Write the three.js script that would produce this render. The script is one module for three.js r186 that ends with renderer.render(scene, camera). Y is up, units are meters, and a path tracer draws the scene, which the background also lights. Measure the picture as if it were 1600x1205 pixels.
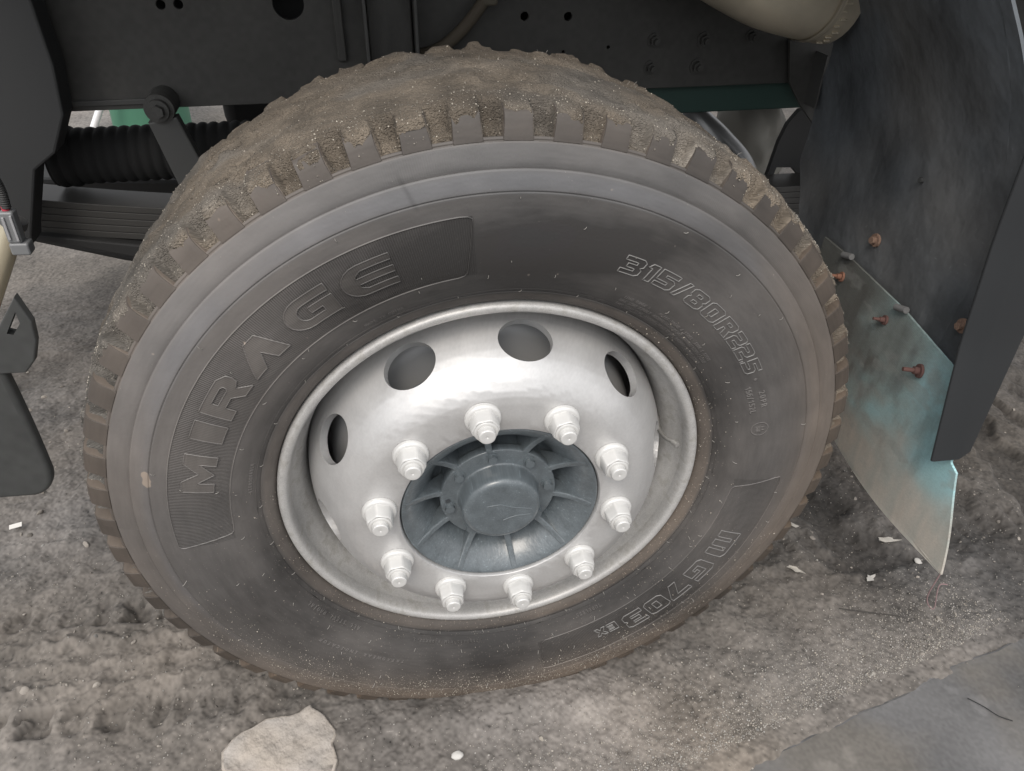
import * as THREE from 'three';
import { mergeGeometries, mergeVertices, toCreasedNormals } from 'three/addons/utils/BufferGeometryUtils.js';
import { RoundedBoxGeometry } from 'three/addons/geometries/RoundedBoxGeometry.js';
import { Brush, Evaluator, SUBTRACTION } from 'three-bvh-csg';

// ------------------------------------------------------------------ camera, sky, sun, exposure
const HC = 0.49;                                   // height of the wheel's axis above the ground
const scene = new THREE.Scene();
const camera = new THREE.PerspectiveCamera(54.476, 1600 / 1205, 0.05, 200);
{
  const yaw = 0.22785, pit = 0.62543, roll = 0.07196;
  const f = new THREE.Vector3(Math.sin(yaw) * Math.cos(pit), -Math.sin(pit), -Math.cos(yaw) * Math.cos(pit));
  const r0 = new THREE.Vector3(Math.cos(yaw), 0, Math.sin(yaw)), u0 = r0.clone().cross(f);
  const r = r0.clone().multiplyScalar(Math.cos(roll)).addScaledVector(u0, Math.sin(roll));
  const u = u0.clone().multiplyScalar(Math.cos(roll)).addScaledVector(r0, -Math.sin(roll));
  camera.position.set(-0.16539, 0.7445 + HC, 0.89138);
  camera.quaternion.setFromRotationMatrix(new THREE.Matrix4().makeBasis(r, u, f.clone().negate()));
}
const renderer = new THREE.WebGLRenderer({ antialias: true });
renderer.toneMapping = THREE.LinearToneMapping;
renderer.toneMappingExposure = 1.5;
renderer.shadowMap.enabled = true;
{
  const W = 256, H = 128, d = new Float32Array(W * H * 4);       // bright overcast, a little warmer and brighter round the veiled sun
  const s = new THREE.Vector3(-0.35, 1.0, 0.75).normalize();
  for (let j = 0; j < H; j++) for (let i = 0; i < W; i++) {
    const el = ((j + 0.5) / H - 0.5) * Math.PI, az = ((i + 0.5) / W - 0.5) * 2 * Math.PI;
    const v = new THREE.Vector3(Math.cos(el) * Math.cos(az), Math.sin(el), Math.cos(el) * Math.sin(az));
    const t = Math.max(0, v.y), c = Math.max(0, v.dot(s));
    let b = v.y < 0 ? 0.2 : 0.46 + 0.62 * t + 1.0 * Math.pow(c, 6);
    const o = (j * W + i) * 4;
    d[o] = b * 0.985; d[o + 1] = b * 0.995; d[o + 2] = b * 1.02; d[o + 3] = 1;
  }
  const t = new THREE.DataTexture(d, W, H, THREE.RGBAFormat, THREE.FloatType);
  t.mapping = THREE.EquirectangularReflectionMapping; t.magFilter = THREE.LinearFilter; t.needsUpdate = true;
  scene.background = t; scene.environment = t;
}
const sun = new THREE.DirectionalLight(0xfff4e6, 1.0);
sun.position.set(-0.35 * 6, 6, 0.75 * 6); sun.castShadow = true; sun.shadow.radius = 45;
sun.shadow.mapSize.set(2048, 2048);
Object.assign(sun.shadow.camera, { left: -4, right: 4, top: 4, bottom: -4, near: 0.5, far: 20 });
scene.add(sun); scene.add(sun.target);

// ------------------------------------------------------------------ helpers
const rng = (s) => () => { s = (s + 0x6d2b79f5) | 0; let t = Math.imul(s ^ (s >>> 15), 1 | s); t = (t + Math.imul(t ^ (t >>> 7), 61 | t)) ^ t; return ((t ^ (t >>> 14)) >>> 0) / 4294967296; };
const HT = (() => { const r = rng(77), a = new Float32Array(65536); for (let i = 0; i < 65536; i++) a[i] = r(); return a; })();
const sm = (t) => t * t * (3 - 2 * t);
const clamp = (x, a = 0, b = 1) => Math.min(b, Math.max(a, x));
const step = (a, b, x) => sm(clamp((x - a) / (b - a)));
const mix = (a, b, t) => a + (b - a) * t;
const wrap = (i, p) => ((i % p) + p) % p;
function n2(x, y, p = 256) {                                       // value noise, repeats every p cells
  const xi = Math.floor(x), yi = Math.floor(y), fx = sm(x - xi), fy = sm(y - yi);
  const x0 = wrap(xi, p), x1 = wrap(xi + 1, p), y0 = wrap(yi, p) * 256, y1 = wrap(yi + 1, p) * 256;
  const a = HT[x0 + y0], b = HT[x1 + y0], c = HT[x0 + y1], d = HT[x1 + y1];
  return a + (b - a) * fx + (c - a) * fy + (a - b - c + d) * fx * fy;
}
function fbm(x, y, o = 4, p = 256) { let s = 0, a = 0.5, n = 0; for (let i = 0; i < o; i++) { s += a * n2(x + i * 17, y + i * 31, p); n += a; a *= 0.5; x *= 2; y *= 2; p = Math.min(256, p * 2); } return s / n; }
const used = {};
function numbered(n) { const k = used[n] = (used[n] ?? -1) + 1; return k ? `${n}_${String(k).padStart(3, '0')}` : n; }
function part(name, geo, mat, parent, label) {
  const m = new THREE.Mesh(geo, mat); m.name = name; m.castShadow = m.receiveShadow = true; parent.add(m);
  if (label) m.userData.label = label;
  return m;
}
function thing(name, label, category, pos = [0, 0, 0], group) {
  const g = new THREE.Group(); g.name = numbered(name); g.position.set(...pos); g.userData = { label, category };
  if (group) g.userData.group = group;
  scene.add(g); return g;
}
function single(name, geo, mat, label, category, pos = [0, 0, 0], group) {
  const m = part(numbered(name), geo, mat, scene); m.position.set(...pos); m.userData = { label, category };
  if (group) m.userData.group = group;
  return m;
}
const std = (c, rough = 0.8, metal = 0, extra = {}) => new THREE.MeshStandardMaterial({ color: new THREE.Color().setRGB(...c), roughness: rough, metalness: metal, ...extra });
function dtex(n, fn, srgb = false, ch = 4) {                        // square texture; fn(u, v) -> [r, g, b] in 0..1
  const d = new Uint8Array(n * n * 4);
  for (let j = 0; j < n; j++) for (let i = 0; i < n; i++) {
    const c = fn((i + 0.5) / n, (j + 0.5) / n, i, j), o = (j * n + i) * 4;
    d[o] = clamp(c[0]) * 255; d[o + 1] = clamp(c[1]) * 255; d[o + 2] = clamp(c[2]) * 255; d[o + 3] = 255;
  }
  const t = new THREE.DataTexture(d, n, n); t.magFilter = THREE.LinearFilter; t.minFilter = THREE.LinearMipmapLinearFilter;
  t.wrapS = t.wrapT = THREE.RepeatWrapping; if (srgb) t.colorSpace = THREE.SRGBColorSpace; t.needsUpdate = true; return t;
}
const L2S = (c) => c <= 0.0031308 ? 12.92 * c : 1.055 * Math.pow(c, 1 / 2.4) - 0.055;
function buf(pos, idx, uv, col) {
  const g = new THREE.BufferGeometry(); g.setAttribute('position', new THREE.Float32BufferAttribute(pos, 3));
  if (uv) g.setAttribute('uv', new THREE.Float32BufferAttribute(uv, 2));
  if (col) g.setAttribute('color', new THREE.Float32BufferAttribute(col, 3));
  g.setIndex(idx); g.computeVertexNormals(); return g;
}
// surface of revolution about the z axis through (0, HC); profile of [radius, z]; outside is to the left when walking along it
function rev(profile, seg = 180, uvScale = 1, a0 = 0, a1 = Math.PI * 2) {
  const P = [], U = [], I = [], n = profile.length;
  for (let k = 0; k <= seg; k++) {
    const a = a0 + (a1 - a0) * k / seg, c = Math.cos(a), s = Math.sin(a); let l = 0;
    for (let i = 0; i < n; i++) {
      const [R, z] = profile[i]; if (i) l += Math.hypot(R - profile[i - 1][0], z - profile[i - 1][1]);
      P.push(R * c, HC + R * s, z); U.push(a * 0.3 * uvScale, l * uvScale);
    }
  }
  for (let k = 0; k < seg; k++) for (let i = 0; i < n - 1; i++) { const a = k * n + i, b = a + n; I.push(a, b, a + 1, b, b + 1, a + 1); }
  const g = buf(P, I, U);
  if (a1 - a0 > 6.28) { const N = g.attributes.normal; for (let i = 0; i < n; i++) { const a = i, b = seg * n + i, v = new THREE.Vector3(N.getX(a) + N.getX(b), N.getY(a) + N.getY(b), N.getZ(a) + N.getZ(b)).normalize(); N.setXYZ(a, v.x, v.y, v.z); N.setXYZ(b, v.x, v.y, v.z); } }
  return g;
}
function smoothProfile(pts, n = 60) { const c = new THREE.CatmullRomCurve3(pts.map(([a, b]) => new THREE.Vector3(a, b, 0)), false, 'centripetal'); return c.getSpacedPoints(n).map((v) => [v.x, v.y]); }
function tube(pts, r, seg = 24, rad = 10) { return new THREE.TubeGeometry(new THREE.CatmullRomCurve3(pts.map((p) => new THREE.Vector3(...p))), seg, r, rad, false); }
function cyl(a, b, r0, r1 = r0, seg = 24) {
  const A = new THREE.Vector3(...a), B = new THREE.Vector3(...b), g = new THREE.CylinderGeometry(r1, r0, A.distanceTo(B), seg);
  g.applyQuaternion(new THREE.Quaternion().setFromUnitVectors(new THREE.Vector3(0, 1, 0), B.clone().sub(A).normalize()));
  const m = A.add(B).multiplyScalar(0.5); return g.translate(m.x, m.y, m.z);
}
function box(x, y, z, w, h, d, r = 0.003) { return new RoundedBoxGeometry(w, h, d, 2, Math.min(r, w / 2.1, h / 2.1, d / 2.1)).translate(x, y, z); }
function plate(pts, depth, bevel = 0.002, holes = []) {              // polygon in x, y extruded to -depth along z
  const s = new THREE.Shape(pts.map(([x, y]) => new THREE.Vector2(x, y)));
  for (const h of holes) { const p = new THREE.Path(); p.absarc(h[0], h[1], h[2], 0, Math.PI * 2, true); s.holes.push(p); }
  return new THREE.ExtrudeGeometry(s, { depth, bevelEnabled: bevel > 0, bevelSize: bevel, bevelThickness: bevel, bevelSegments: 2, curveSegments: 20 });
}
const RAD = Math.PI / 180;

// ------------------------------------------------------------------ ground
const groundTile = 1.3;
const gMap = dtex(1024, (u, v) => {
  const f = fbm(u * 12, v * 12, 5, 12), g = n2(u * 160, v * 160, 160), h = n2(u * 250 + 9, v * 250 + 3, 250), w = fbm(u * 5 + 3, v * 5 + 9, 3, 5);
  let b = 0.62 + 0.5 * (f - 0.5) + 0.26 * (g - 0.5) + 0.24 * (h - 0.5);
  if (h > 0.95 && g > 0.5) b += 0.25; if (h < 0.05) b -= 0.25;
  const r = 0.04 * (w - 0.5);
  return [b + r, b, b - r];
}, false);
const gBump = dtex(1024, (u, v) => { const f = fbm(u * 22, v * 22, 4, 22), g = n2(u * 180, v * 180, 180), h = n2(u * 250, v * 250 + 7, 250); const b = 0.4 * f + 0.3 * g + 0.3 * h; return [b, b, b]; });
for (const t of [gMap, gBump]) t.repeat.set(1 / groundTile, 1 / groundTile);
const groundMat = new THREE.MeshStandardMaterial({ vertexColors: true, map: gMap, bumpMap: gBump, bumpScale: 0.005, roughness: 0.95 });
const GY = 0.010;
const PITCH = 2 * Math.PI * 0.515 / 60;
function trackImprint(s, w) {                                        // imprint of the tyre: s along the track, w across it (-1 .. 1); > 0 is pressed down
  const aw = Math.abs(w); if (aw > 1.15) return 0;
  const p = s / PITCH - Math.floor(s / PITCH), lug = step(0.1, 0.18, p) * (1 - step(0.6, 0.72, p));
  let d = aw > 0.58 ? lug * (1 - step(0.92, 1.02, aw)) * step(.58, .66, aw) * (.35 + .9 * n2(Math.floor(s / PITCH) * 3.7 + 60, w > 0 ? 5 : 9)) : 0;
  const tri = Math.abs(wrap(s / PITCH, 1) - .5) * 2;
  for (const g of [-.34, .0, .34]) d -= .45 * step(.085, .03, Math.abs(w - g - .10 * (tri - .5)));
  return d;
}
function ground(x, z) {
  const big = fbm(x * 1.7 + 40, z * 1.7 + 50, 3) - 0.5, med = fbm(x * 9 + 7, z * 9 + 80, 4) - 0.5, fine = fbm(x * 42 + 3, z * 42 + 9, 4) - 0.5;
  let rough = 0.6 + 0.8 * fbm(x * 3 + 90, z * 3 + 20, 2);
  let h = big * 0.03 + med * 0.014 * rough + fine * 0.011 * rough;
  const tr = trackImprint(x + 0.07 * med + .03 * fine, (z + 0.035 * (x < 0 ? -x : 0.4 * x) * 0.5) / 0.135);
  const fadeL = step(-0.25, -0.42, x) * (.45 + .65 * step(.35, .6, fbm(x * 4 + 2, z * 6 + 30, 3))), fadeR = step(0.3, 0.5, x) * 0.4 * step(.16, -.05, z);
  const rdg = 1 - 2 * Math.abs(fbm(x * 24 + 13, z * 24 + 5, 3) - .5); h += .003 * rough * (Math.pow(rdg, 4) - .4);
  h -= tr * 0.021 * Math.max(fadeL, fadeR);
  // another, older track to the right, and one further in
  const tz = (z + 0.26 + 0.16 * (x - 0.9)) / 0.24;
  const wob = 0.16 * (fbm(x * 6 + 4, z * 6 + 60, 3) - .5); h -= (1 - step(.9, 1.15, Math.abs(tz))) * step(.42, .62, n2((x + wob) * 15 + 40, z * 2.2 + 12) * .7 + .3 * fbm(x * 20, z * 20, 2)) * 0.020 * step(0.5, 0.75, x);
  h -= (1 - step(.9, 1.1, Math.abs((z + .9 + .1 * med) / .16))) * step(.45, .6, n2((x + .3 * med) * 16 + 40, z * 5 + 70)) * 0.007 * step(0.2, 0, x);
  // soft soil squeezed up along the tyre
  const bank = Math.exp(-Math.pow((z - 0.185) / 0.035, 2)) * Math.exp(-Math.pow(x / 0.34, 4));
  h += bank * (0.006 + 0.008 * fbm(x * 20, z * 20, 3));
  if (Math.abs(z) < 0.3) h = mix(h, Math.min(h, 0.004), Math.exp(-Math.pow(x / 0.3, 4)) * step(0.17, 0.14, Math.abs(z)));
  // settle toward the pavement edge
  const e = (x - 0.414) * 0.231 + (z - 0.351) * 0.973;
  if (x > 0.1) h = mix(h, 0.0125 + 0.012 * (fbm(x * 9, z * 9 + 5, 3) - 0.5) + 0.008 * (fbm(x * 50, z * 50 + 5, 3) - 0.5), step(-0.1, -0.01, e));
  if (e > 0 && x > 0.2) h -= 0.03 * step(0.0, 0.05, e);
  return h + GY;
}
function groundColor(x, z, h) {
  const a = fbm(x * 2.2 + 11, z * 2.2 + 4, 4), b = fbm(x * 6 + 61, z * 6 + 14, 4), c = fbm(x * 18 + 1, z * 18 + 33, 3), o = fbm(x * 3.4 + 151, z * 3.4 + 74, 4);
  let v = 0.226 + 0.07 * (a - 0.5) + 0.06 * (b - 0.5) + 0.07 * (c - 0.5);
  let w = 0.5 + 1.3 * (fbm(x * 2.6 + 31, z * 2.6 + 94, 3) - 0.5);            // brown against grey
  const oilAndShade = step(0.54, 0.68, o) * 0.4 + step(0.3, 0.85, x) * step(0.24, -0.06, z) * 0.62 + step(-0.3, -0.75, x) * step(0.12, 0.28, fbm(x * 5 + 8, z * 5, 3) - 0.25) * 0.2;  // oil patches, plus shade under the truck painted into the ground at right
  v *= 1 - 0.52 * clamp(oilAndShade);
  const sand = Math.exp(-Math.pow((x - 0.3) / 0.3, 2) - Math.pow((z - 0.3) / 0.16, 2)); v += 0.07 * sand * (0.3 + b); w += 0.25 * sand;
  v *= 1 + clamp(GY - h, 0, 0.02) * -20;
  return [v * (1.05 + 0.07 * w), v * 0.985, v * (0.94 - 0.09 * w)];
}
{
  const make = (x0, x1, z0, z1, s, hole) => {
    const nx = Math.round((x1 - x0) / s), nz = Math.round((z1 - z0) / s), P = [], U = [], C = [], I = [];
    for (let j = 0; j <= nz; j++) for (let i = 0; i <= nx; i++) {
      const x = x0 + (x1 - x0) * i / nx, z = z0 + (z1 - z0) * j / nz;
      const inside = hole && x > hole[0] && x < hole[1] && z > hole[2] && z < hole[3];
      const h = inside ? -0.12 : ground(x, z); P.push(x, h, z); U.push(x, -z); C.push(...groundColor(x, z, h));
    }
    for (let j = 0; j < nz; j++) for (let i = 0; i < nx; i++) { const a = j * (nx + 1) + i, b = a + nx + 1; I.push(a, b, a + 1, b, b + 1, a + 1); }
    return buf(P, I, U, C);
  };
  const g = make(-1.5, 2.3, -1.3, 0.6, 0.0055), gx = part('ground', g, groundMat, scene); gx.userData.kind = 'structure';
  const far = make(-14, 14, -14, 10, 0.1, [-1.45, 2.25, -1.25, 0.55]), gf = part('ground_001', far, groundMat, scene); gf.userData.kind = 'structure';
}
{ // dark smooth pavement at the right, its edge buried in sand
  const pm = new THREE.MeshStandardMaterial({ color: new THREE.Color().setRGB(1, 1, 1), roughness: 0.82,
    map: dtex(512, (u, v) => { const f = fbm(u * 7, v * 7, 5, 7), g = n2(u * 200, v * 200, 200); const b = 0.112 + 0.08 * (f - 0.5) + 0.03 * (g - 0.5) + 0.035 * step(.62, .72, fbm(u * 16, v * 16, 4, 16)); const w = step(.45, .7, fbm(u * 5 + 1, v * 5, 4, 5)); return [L2S(b * (1.02 + .12 * w)), L2S(b * (1 + .05 * w)), L2S(b * (1.0 - .06 * w))]; }, true),
    bumpMap: dtex(256, (u, v) => { const b = fbm(u * 9, v * 9, 5, 9); return [b, b, b]; }), bumpScale: 0.004 });
  const r = rng(5), pts = [], E0 = [0.31, 0.376], dir = [0.9730, -0.2310], n = 60, len = 3;
  for (let i = 0; i <= n; i++) { const t = len * i / n, w = 0.012 * (n2(t * 9, 3) - 0.5) + 0.006 * (n2(t * 40, 8) - 0.5); pts.push([E0[0] + dir[0] * t - dir[1] * w, -(E0[1] + dir[1] * t + dir[0] * w)]); }
  pts.push([3.6, -3.0], [-0.2, -3.0]);
  const g = plate(pts, 0.06, 0.005); g.rotateX(-Math.PI / 2).translate(0, -0.052 + GY, 0);
  const p = part('pavement', g, pm, scene); p.userData.kind = 'structure';
}

// ------------------------------------------------------------------ the wheel
const wheel = thing('wheel_assembly', 'large dusty black truck tyre on a silver ten-stud steel wheel, standing on bare earth', 'truck wheel');
const SIDE = [[.3003, .116], [.303, .1235], [.307, .1285], [.313, .1318], [.3185, .1335], [.3197, .1338], [.3205, .1322], [.3213, .1345], [.325, .137], [.332, .1415], [.342, .1468], [.3537, .1522], [.366, .1556], [.380, .1579], [.394, .1588], [.41, .1587], [.425, .1578], [.4375, .1563], [.4480, .1548], [.4488, .1546], [.4496, .1530], [.4504, .1542], [.4516, .1544], [.461, .1527], [.4705, .1500], [.4716, .1496], [.4724, .1478], [.4732, .1484], [.476, .1484], [.487, .1458], [.4968, .1424], [.4985, .1417], [.4994, .1395], [.5003, .1402], [.5012, .1398]];
function zs(R) { if (R <= SIDE[0][0]) return SIDE[0][1]; for (let i = 1; i < SIDE.length; i++) if (R <= SIDE[i][0]) { const [a, b] = [SIDE[i - 1], SIDE[i]]; return mix(a[1], b[1], (R - a[0]) / (b[0] - a[0])); } return SIDE[SIDE.length - 1][1]; }
// ---- tyre textures, flat on the sidewall: u, v = x, y of the wheel
const TS = 1.1, TN = 2048;
const inArc = (deg, a, b) => { let d = wrap(a - deg, 360), w = wrap(a - b, 360); return d <= w ? Math.min(d, w - d) : -1; };   // clockwise from a to b
const txt = document.createElement('canvas'); txt.width = txt.height = TN;
const cx = txt.getContext('2d'); cx.fillStyle = '#000'; cx.fillRect(0, 0, TN, TN);
const K = TN / TS;
function arcText(s, R, a, b, h, weight = 'bold') {                    // clockwise, tops outward, spread from angle a to b (degrees)
  cx.fillStyle = '#fff'; cx.font = `${weight} ${h * K * 1.36}px sans-serif`; cx.textAlign = 'center'; cx.textBaseline = 'alphabetic';
  const n = s.length;
  for (let i = 0; i < n; i++) { const phi = (a + (b - a) * (i + 0.5) / n) * RAD; cx.save(); cx.translate(TN / 2 + R * Math.cos(phi) * K, TN / 2 - R * Math.sin(phi) * K); cx.rotate(Math.PI / 2 - phi); cx.fillText(s[i], 0, 0); cx.restore(); }
}
arcText('LOAD RANGE L', .3405, 66.4, 59.6, .0043);
arcText('PLIES:TREAD 4 STEEL', .3405, 57.2, 46.2, .0043); arcText('SIDE 1 STEEL', .3405, 45, 38.2, .0043);
arcText('MAX LOAD SINGLE 4000KG(8820LBS)AT 850KPA(123PSI)COLD', .3338, 66.6, 38, .0043);
arcText('MAX LOAD DUAL 3550KG(7830LBS)AT 850KPA(123PSI)COLD', .3265, 66.6, 38.3, .0043);
arcText('20PR', .3835, 25.4, 20.6, .0085); arcText('156/152L', .3672, 27.6, 19.6, .0085);
arcText('MADE IN CHINA', .3312, 120.6, 112, .0042); arcText('TUBELESS', .332, -56, -64, .006); arcText('STANDARD RIM 9.00X22.5', .333, -92, -112, .0045);
arcText('REGROOVABLE', .33, 173, 164, .004); arcText('ALL STEEL RADIAL', .333, -128, -146, .006); arcText('TREADWEAR INDICATOR', .372, -112, -136, .006);
{ cx.strokeStyle = '#fff'; cx.lineWidth = 2.2; const p = 14.8 * RAD, X = TN / 2 + .3795 * Math.cos(p) * K, Y = TN / 2 - .3795 * Math.sin(p) * K; cx.beginPath(); cx.arc(X, Y, .0118 * K, 0, 7); cx.stroke(); cx.save(); cx.translate(X, Y); cx.rotate(Math.PI / 2 - p); cx.font = `bold ${.006 * K}px sans-serif`; cx.fillText('E 4', 0, -3); cx.fillText('54R', 0, 10); cx.fillRect(-12, -1.2, 24, 2); cx.restore();
  const q = 28.8 * RAD; cx.save(); cx.translate(TN / 2 + .384 * Math.cos(q) * K, TN / 2 - .384 * Math.sin(q) * K); cx.rotate(Math.PI / 4 - q); cx.fillRect(-3.6, -3.6, 7.2, 7.2); cx.restore(); }
const TX = cx.getImageData(0, 0, TN, TN).data;
const smudge = (x, y, cxx, cyy, rx, ry) => Math.exp(-Math.pow((x - cxx) / rx, 2) - Math.pow((y - cyy) / ry, 2));
const tBumpD = new Uint8Array(TN * TN * 4), tMapD = new Uint8Array(TN * TN * 4);
for (let j = 0; j < TN; j++) for (let i = 0; i < TN; i++) {
  const x = ((i + 0.5) / TN - 0.5) * TS, y = ((j + 0.5) / TN - 0.5) * TS, R = Math.hypot(x, y), o = (j * TN + i) * 4;
  if (R < 0.29 || R > 0.54) { tMapD[o] = tMapD[o + 1] = tMapD[o + 2] = 90; tMapD[o + 3] = tBumpD[o + 3] = 255; continue; }
  const deg = Math.atan2(y, x) / RAD, text = TX[((TN - 1 - j) * TN + i) * 4] / 255;
  const f1 = fbm(x * 5 + 20, y * 5 + 20, 4), f2 = fbm(x * 22 + 20, y * 22 + 20, 4), g = n2(x * 420 + 300, y * 420 + 300), gg = n2(x * 800 + 300, y * 800 + 500);
  const arc = fbm(deg * 0.16 + 30, R * 90, 3), arcs = n2(deg * 0.5 + 50, R * 420);
  let h = 0.3 + 0.06 * (g - 0.5) + 0.05 * (f2 - 0.5);
  h += text * 0.5;
  // hatched fields
  let hatch = 0, hl = 1;
  const e1 = inArc(deg, 184.6, 96.6), e2 = inArc(deg, 0, -77);
  if (e1 > 0 && R > .3562 && R < .4285) hatch = step(0, .6, e1) * step(.3562, .3575, R) * (1 - step(.4275, .4288, R));
  if (e2 > 0 && R > .3555 && R < .4292) hatch = 0.75 * step(0, .6, e2);
  if (hatch) { const w = Math.abs(((deg / 0.36) % 1 + 1) % 1 - 0.5) * 2; h += hatch * (-0.30 + 0.42 * w); hl = w; }
  if (R > .4755 && R < .496) { const w = Math.abs(((deg / 0.3) % 1 + 1) % 1 - 0.5) * 2; h += 0.10 * w * step(.35, .6, n2(deg * 0.05 + 9, 4)); }
  tBumpD[o] = tBumpD[o + 1] = tBumpD[o + 2] = clamp(h) * 255; tBumpD[o + 3] = 255;
  // colour: grey dust over black rubber
  let dust = 0.39 + 0.55 * (f1 - 0.5) + 0.24 * (f2 - 0.5) + 0.16 * (arc - 0.5) + 0.07 * (arcs - 0.5);
  const up = step(20, 80, deg) * (1 - step(135, 180, deg)); dust += (0.10 + 0.23 * up) * step(.446, .455, R) * (1 - step(.470, .478, R)) + (.05 + 0.16 * up) * step(.474, .482, R);
  dust += 0.16 * step(-0.05, -0.3, x) * step(-.25, .0, y);
  dust -= 0.42 * smudge(x, y, .115, .385, .16, .035) + 0.22 * smudge(x, y, -.12, .34, .2, .05);
  dust -= 0.30 * smudge(x, y, .28, -.31, .22, .1) + .3 * smudge(x, y, .02, -.37, .14, .07) + 0.2 * smudge(x, y, -.3, -.18, .1, .14);
  dust -= 0.2 * step(.355, .325, R);
  if (hatch) dust -= hatch * (0.10 + 0.12 * step(135, 105, deg) * step(90, 95, deg));  // hatched fields darkened for the shade in their grooves
  let br = 0.34 + 0.5 * (f1 - 0.4) + .25 * step(.44, .47, R) * (1 - up);                                     // brownness
  const rimdust = .7 * step(.321, .314, R) * (0.45 + 0.5 * step(-.1, .25, x) + 0.3 * step(.05, -.2, y)); dust += rimdust * 0.34; br += rimdust;
  const low = step(-.22, -.47, y) * step(.36, .47, R); dust += low * 0.28 * (0.3 + f2); br += low * 0.9;
  const right = step(.25, .42, x) * step(.40, .47, R); dust += right * 0.1; br += right * 0.5;
  if (R > .4985) { dust -= 0.22; br += 0.4; }
  let v = mix(0.028, 0.175, clamp(dust, 0.02, 1.1));
  const speck = step(.12, -.3, y) * step(.36, .30, Math.abs(R - .34)) * 0.5 + rimdust * .5 + low * 0.6 + 0.06;
  if (gg > 1 - 0.12 * speck && g > 0.42) { v += 0.16; br += 0.5; }
  v *= (1 + 0.75 * text) * mix(1, mix(.72, 1.08, hl), hatch);  // groove shade of the hatch painted into the colour
  const stain = step(.5, .6, smudge(x, y, -.443, .088, .006, .014) + 1.3 * (fbm(x * 60 + 30, y * 60 + 40, 3) - .5)); v += stain * 0.11; br += stain * .8;
  const seam = Math.exp(-Math.pow((deg - 104.6 - (R - .46) * 30) / 0.35, 2)) * step(.44, .45, R) * (1 - step(.475, .49, R)); v *= 1 - 0.25 * seam;
  const blue = step(.447, .456, R) * (1 - step(.466, .474, R)) * step(.62, .4, br); if (R > .447 && R < .497) br -= .2 * up;
  br = clamp(br, 0, 1.6);
  tMapD[o] = clamp(L2S(v * (1.005 + 0.14 * br - 0.03 * blue))) * 255; tMapD[o + 1] = clamp(L2S(v * (0.985 - 0.01 * br))) * 255; tMapD[o + 2] = clamp(L2S(v * (0.985 - 0.14 * br + 0.045 * blue))) * 255; tMapD[o + 3] = 255;
}
const dt = (d, srgb) => { const t = new THREE.DataTexture(d, TN, TN); t.magFilter = THREE.LinearFilter; t.minFilter = THREE.LinearMipmapLinearFilter; if (srgb) t.colorSpace = THREE.SRGBColorSpace; t.needsUpdate = true; return t; };
const tyreMat = new THREE.MeshStandardMaterial({ map: dt(tMapD, true), bumpMap: dt(tBumpD, false), bumpScale: 0.0016, roughness: 0.62 });
const planarUV = (g) => { const p = g.attributes.position, u = new Float32Array(p.count * 2); for (let i = 0; i < p.count; i++) { u[2 * i] = p.getX(i) / TS + 0.5; u[2 * i + 1] = (p.getY(i) - HC) / TS + 0.5; } g.setAttribute('uv', new THREE.BufferAttribute(u, 2)); return g; };
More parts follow.
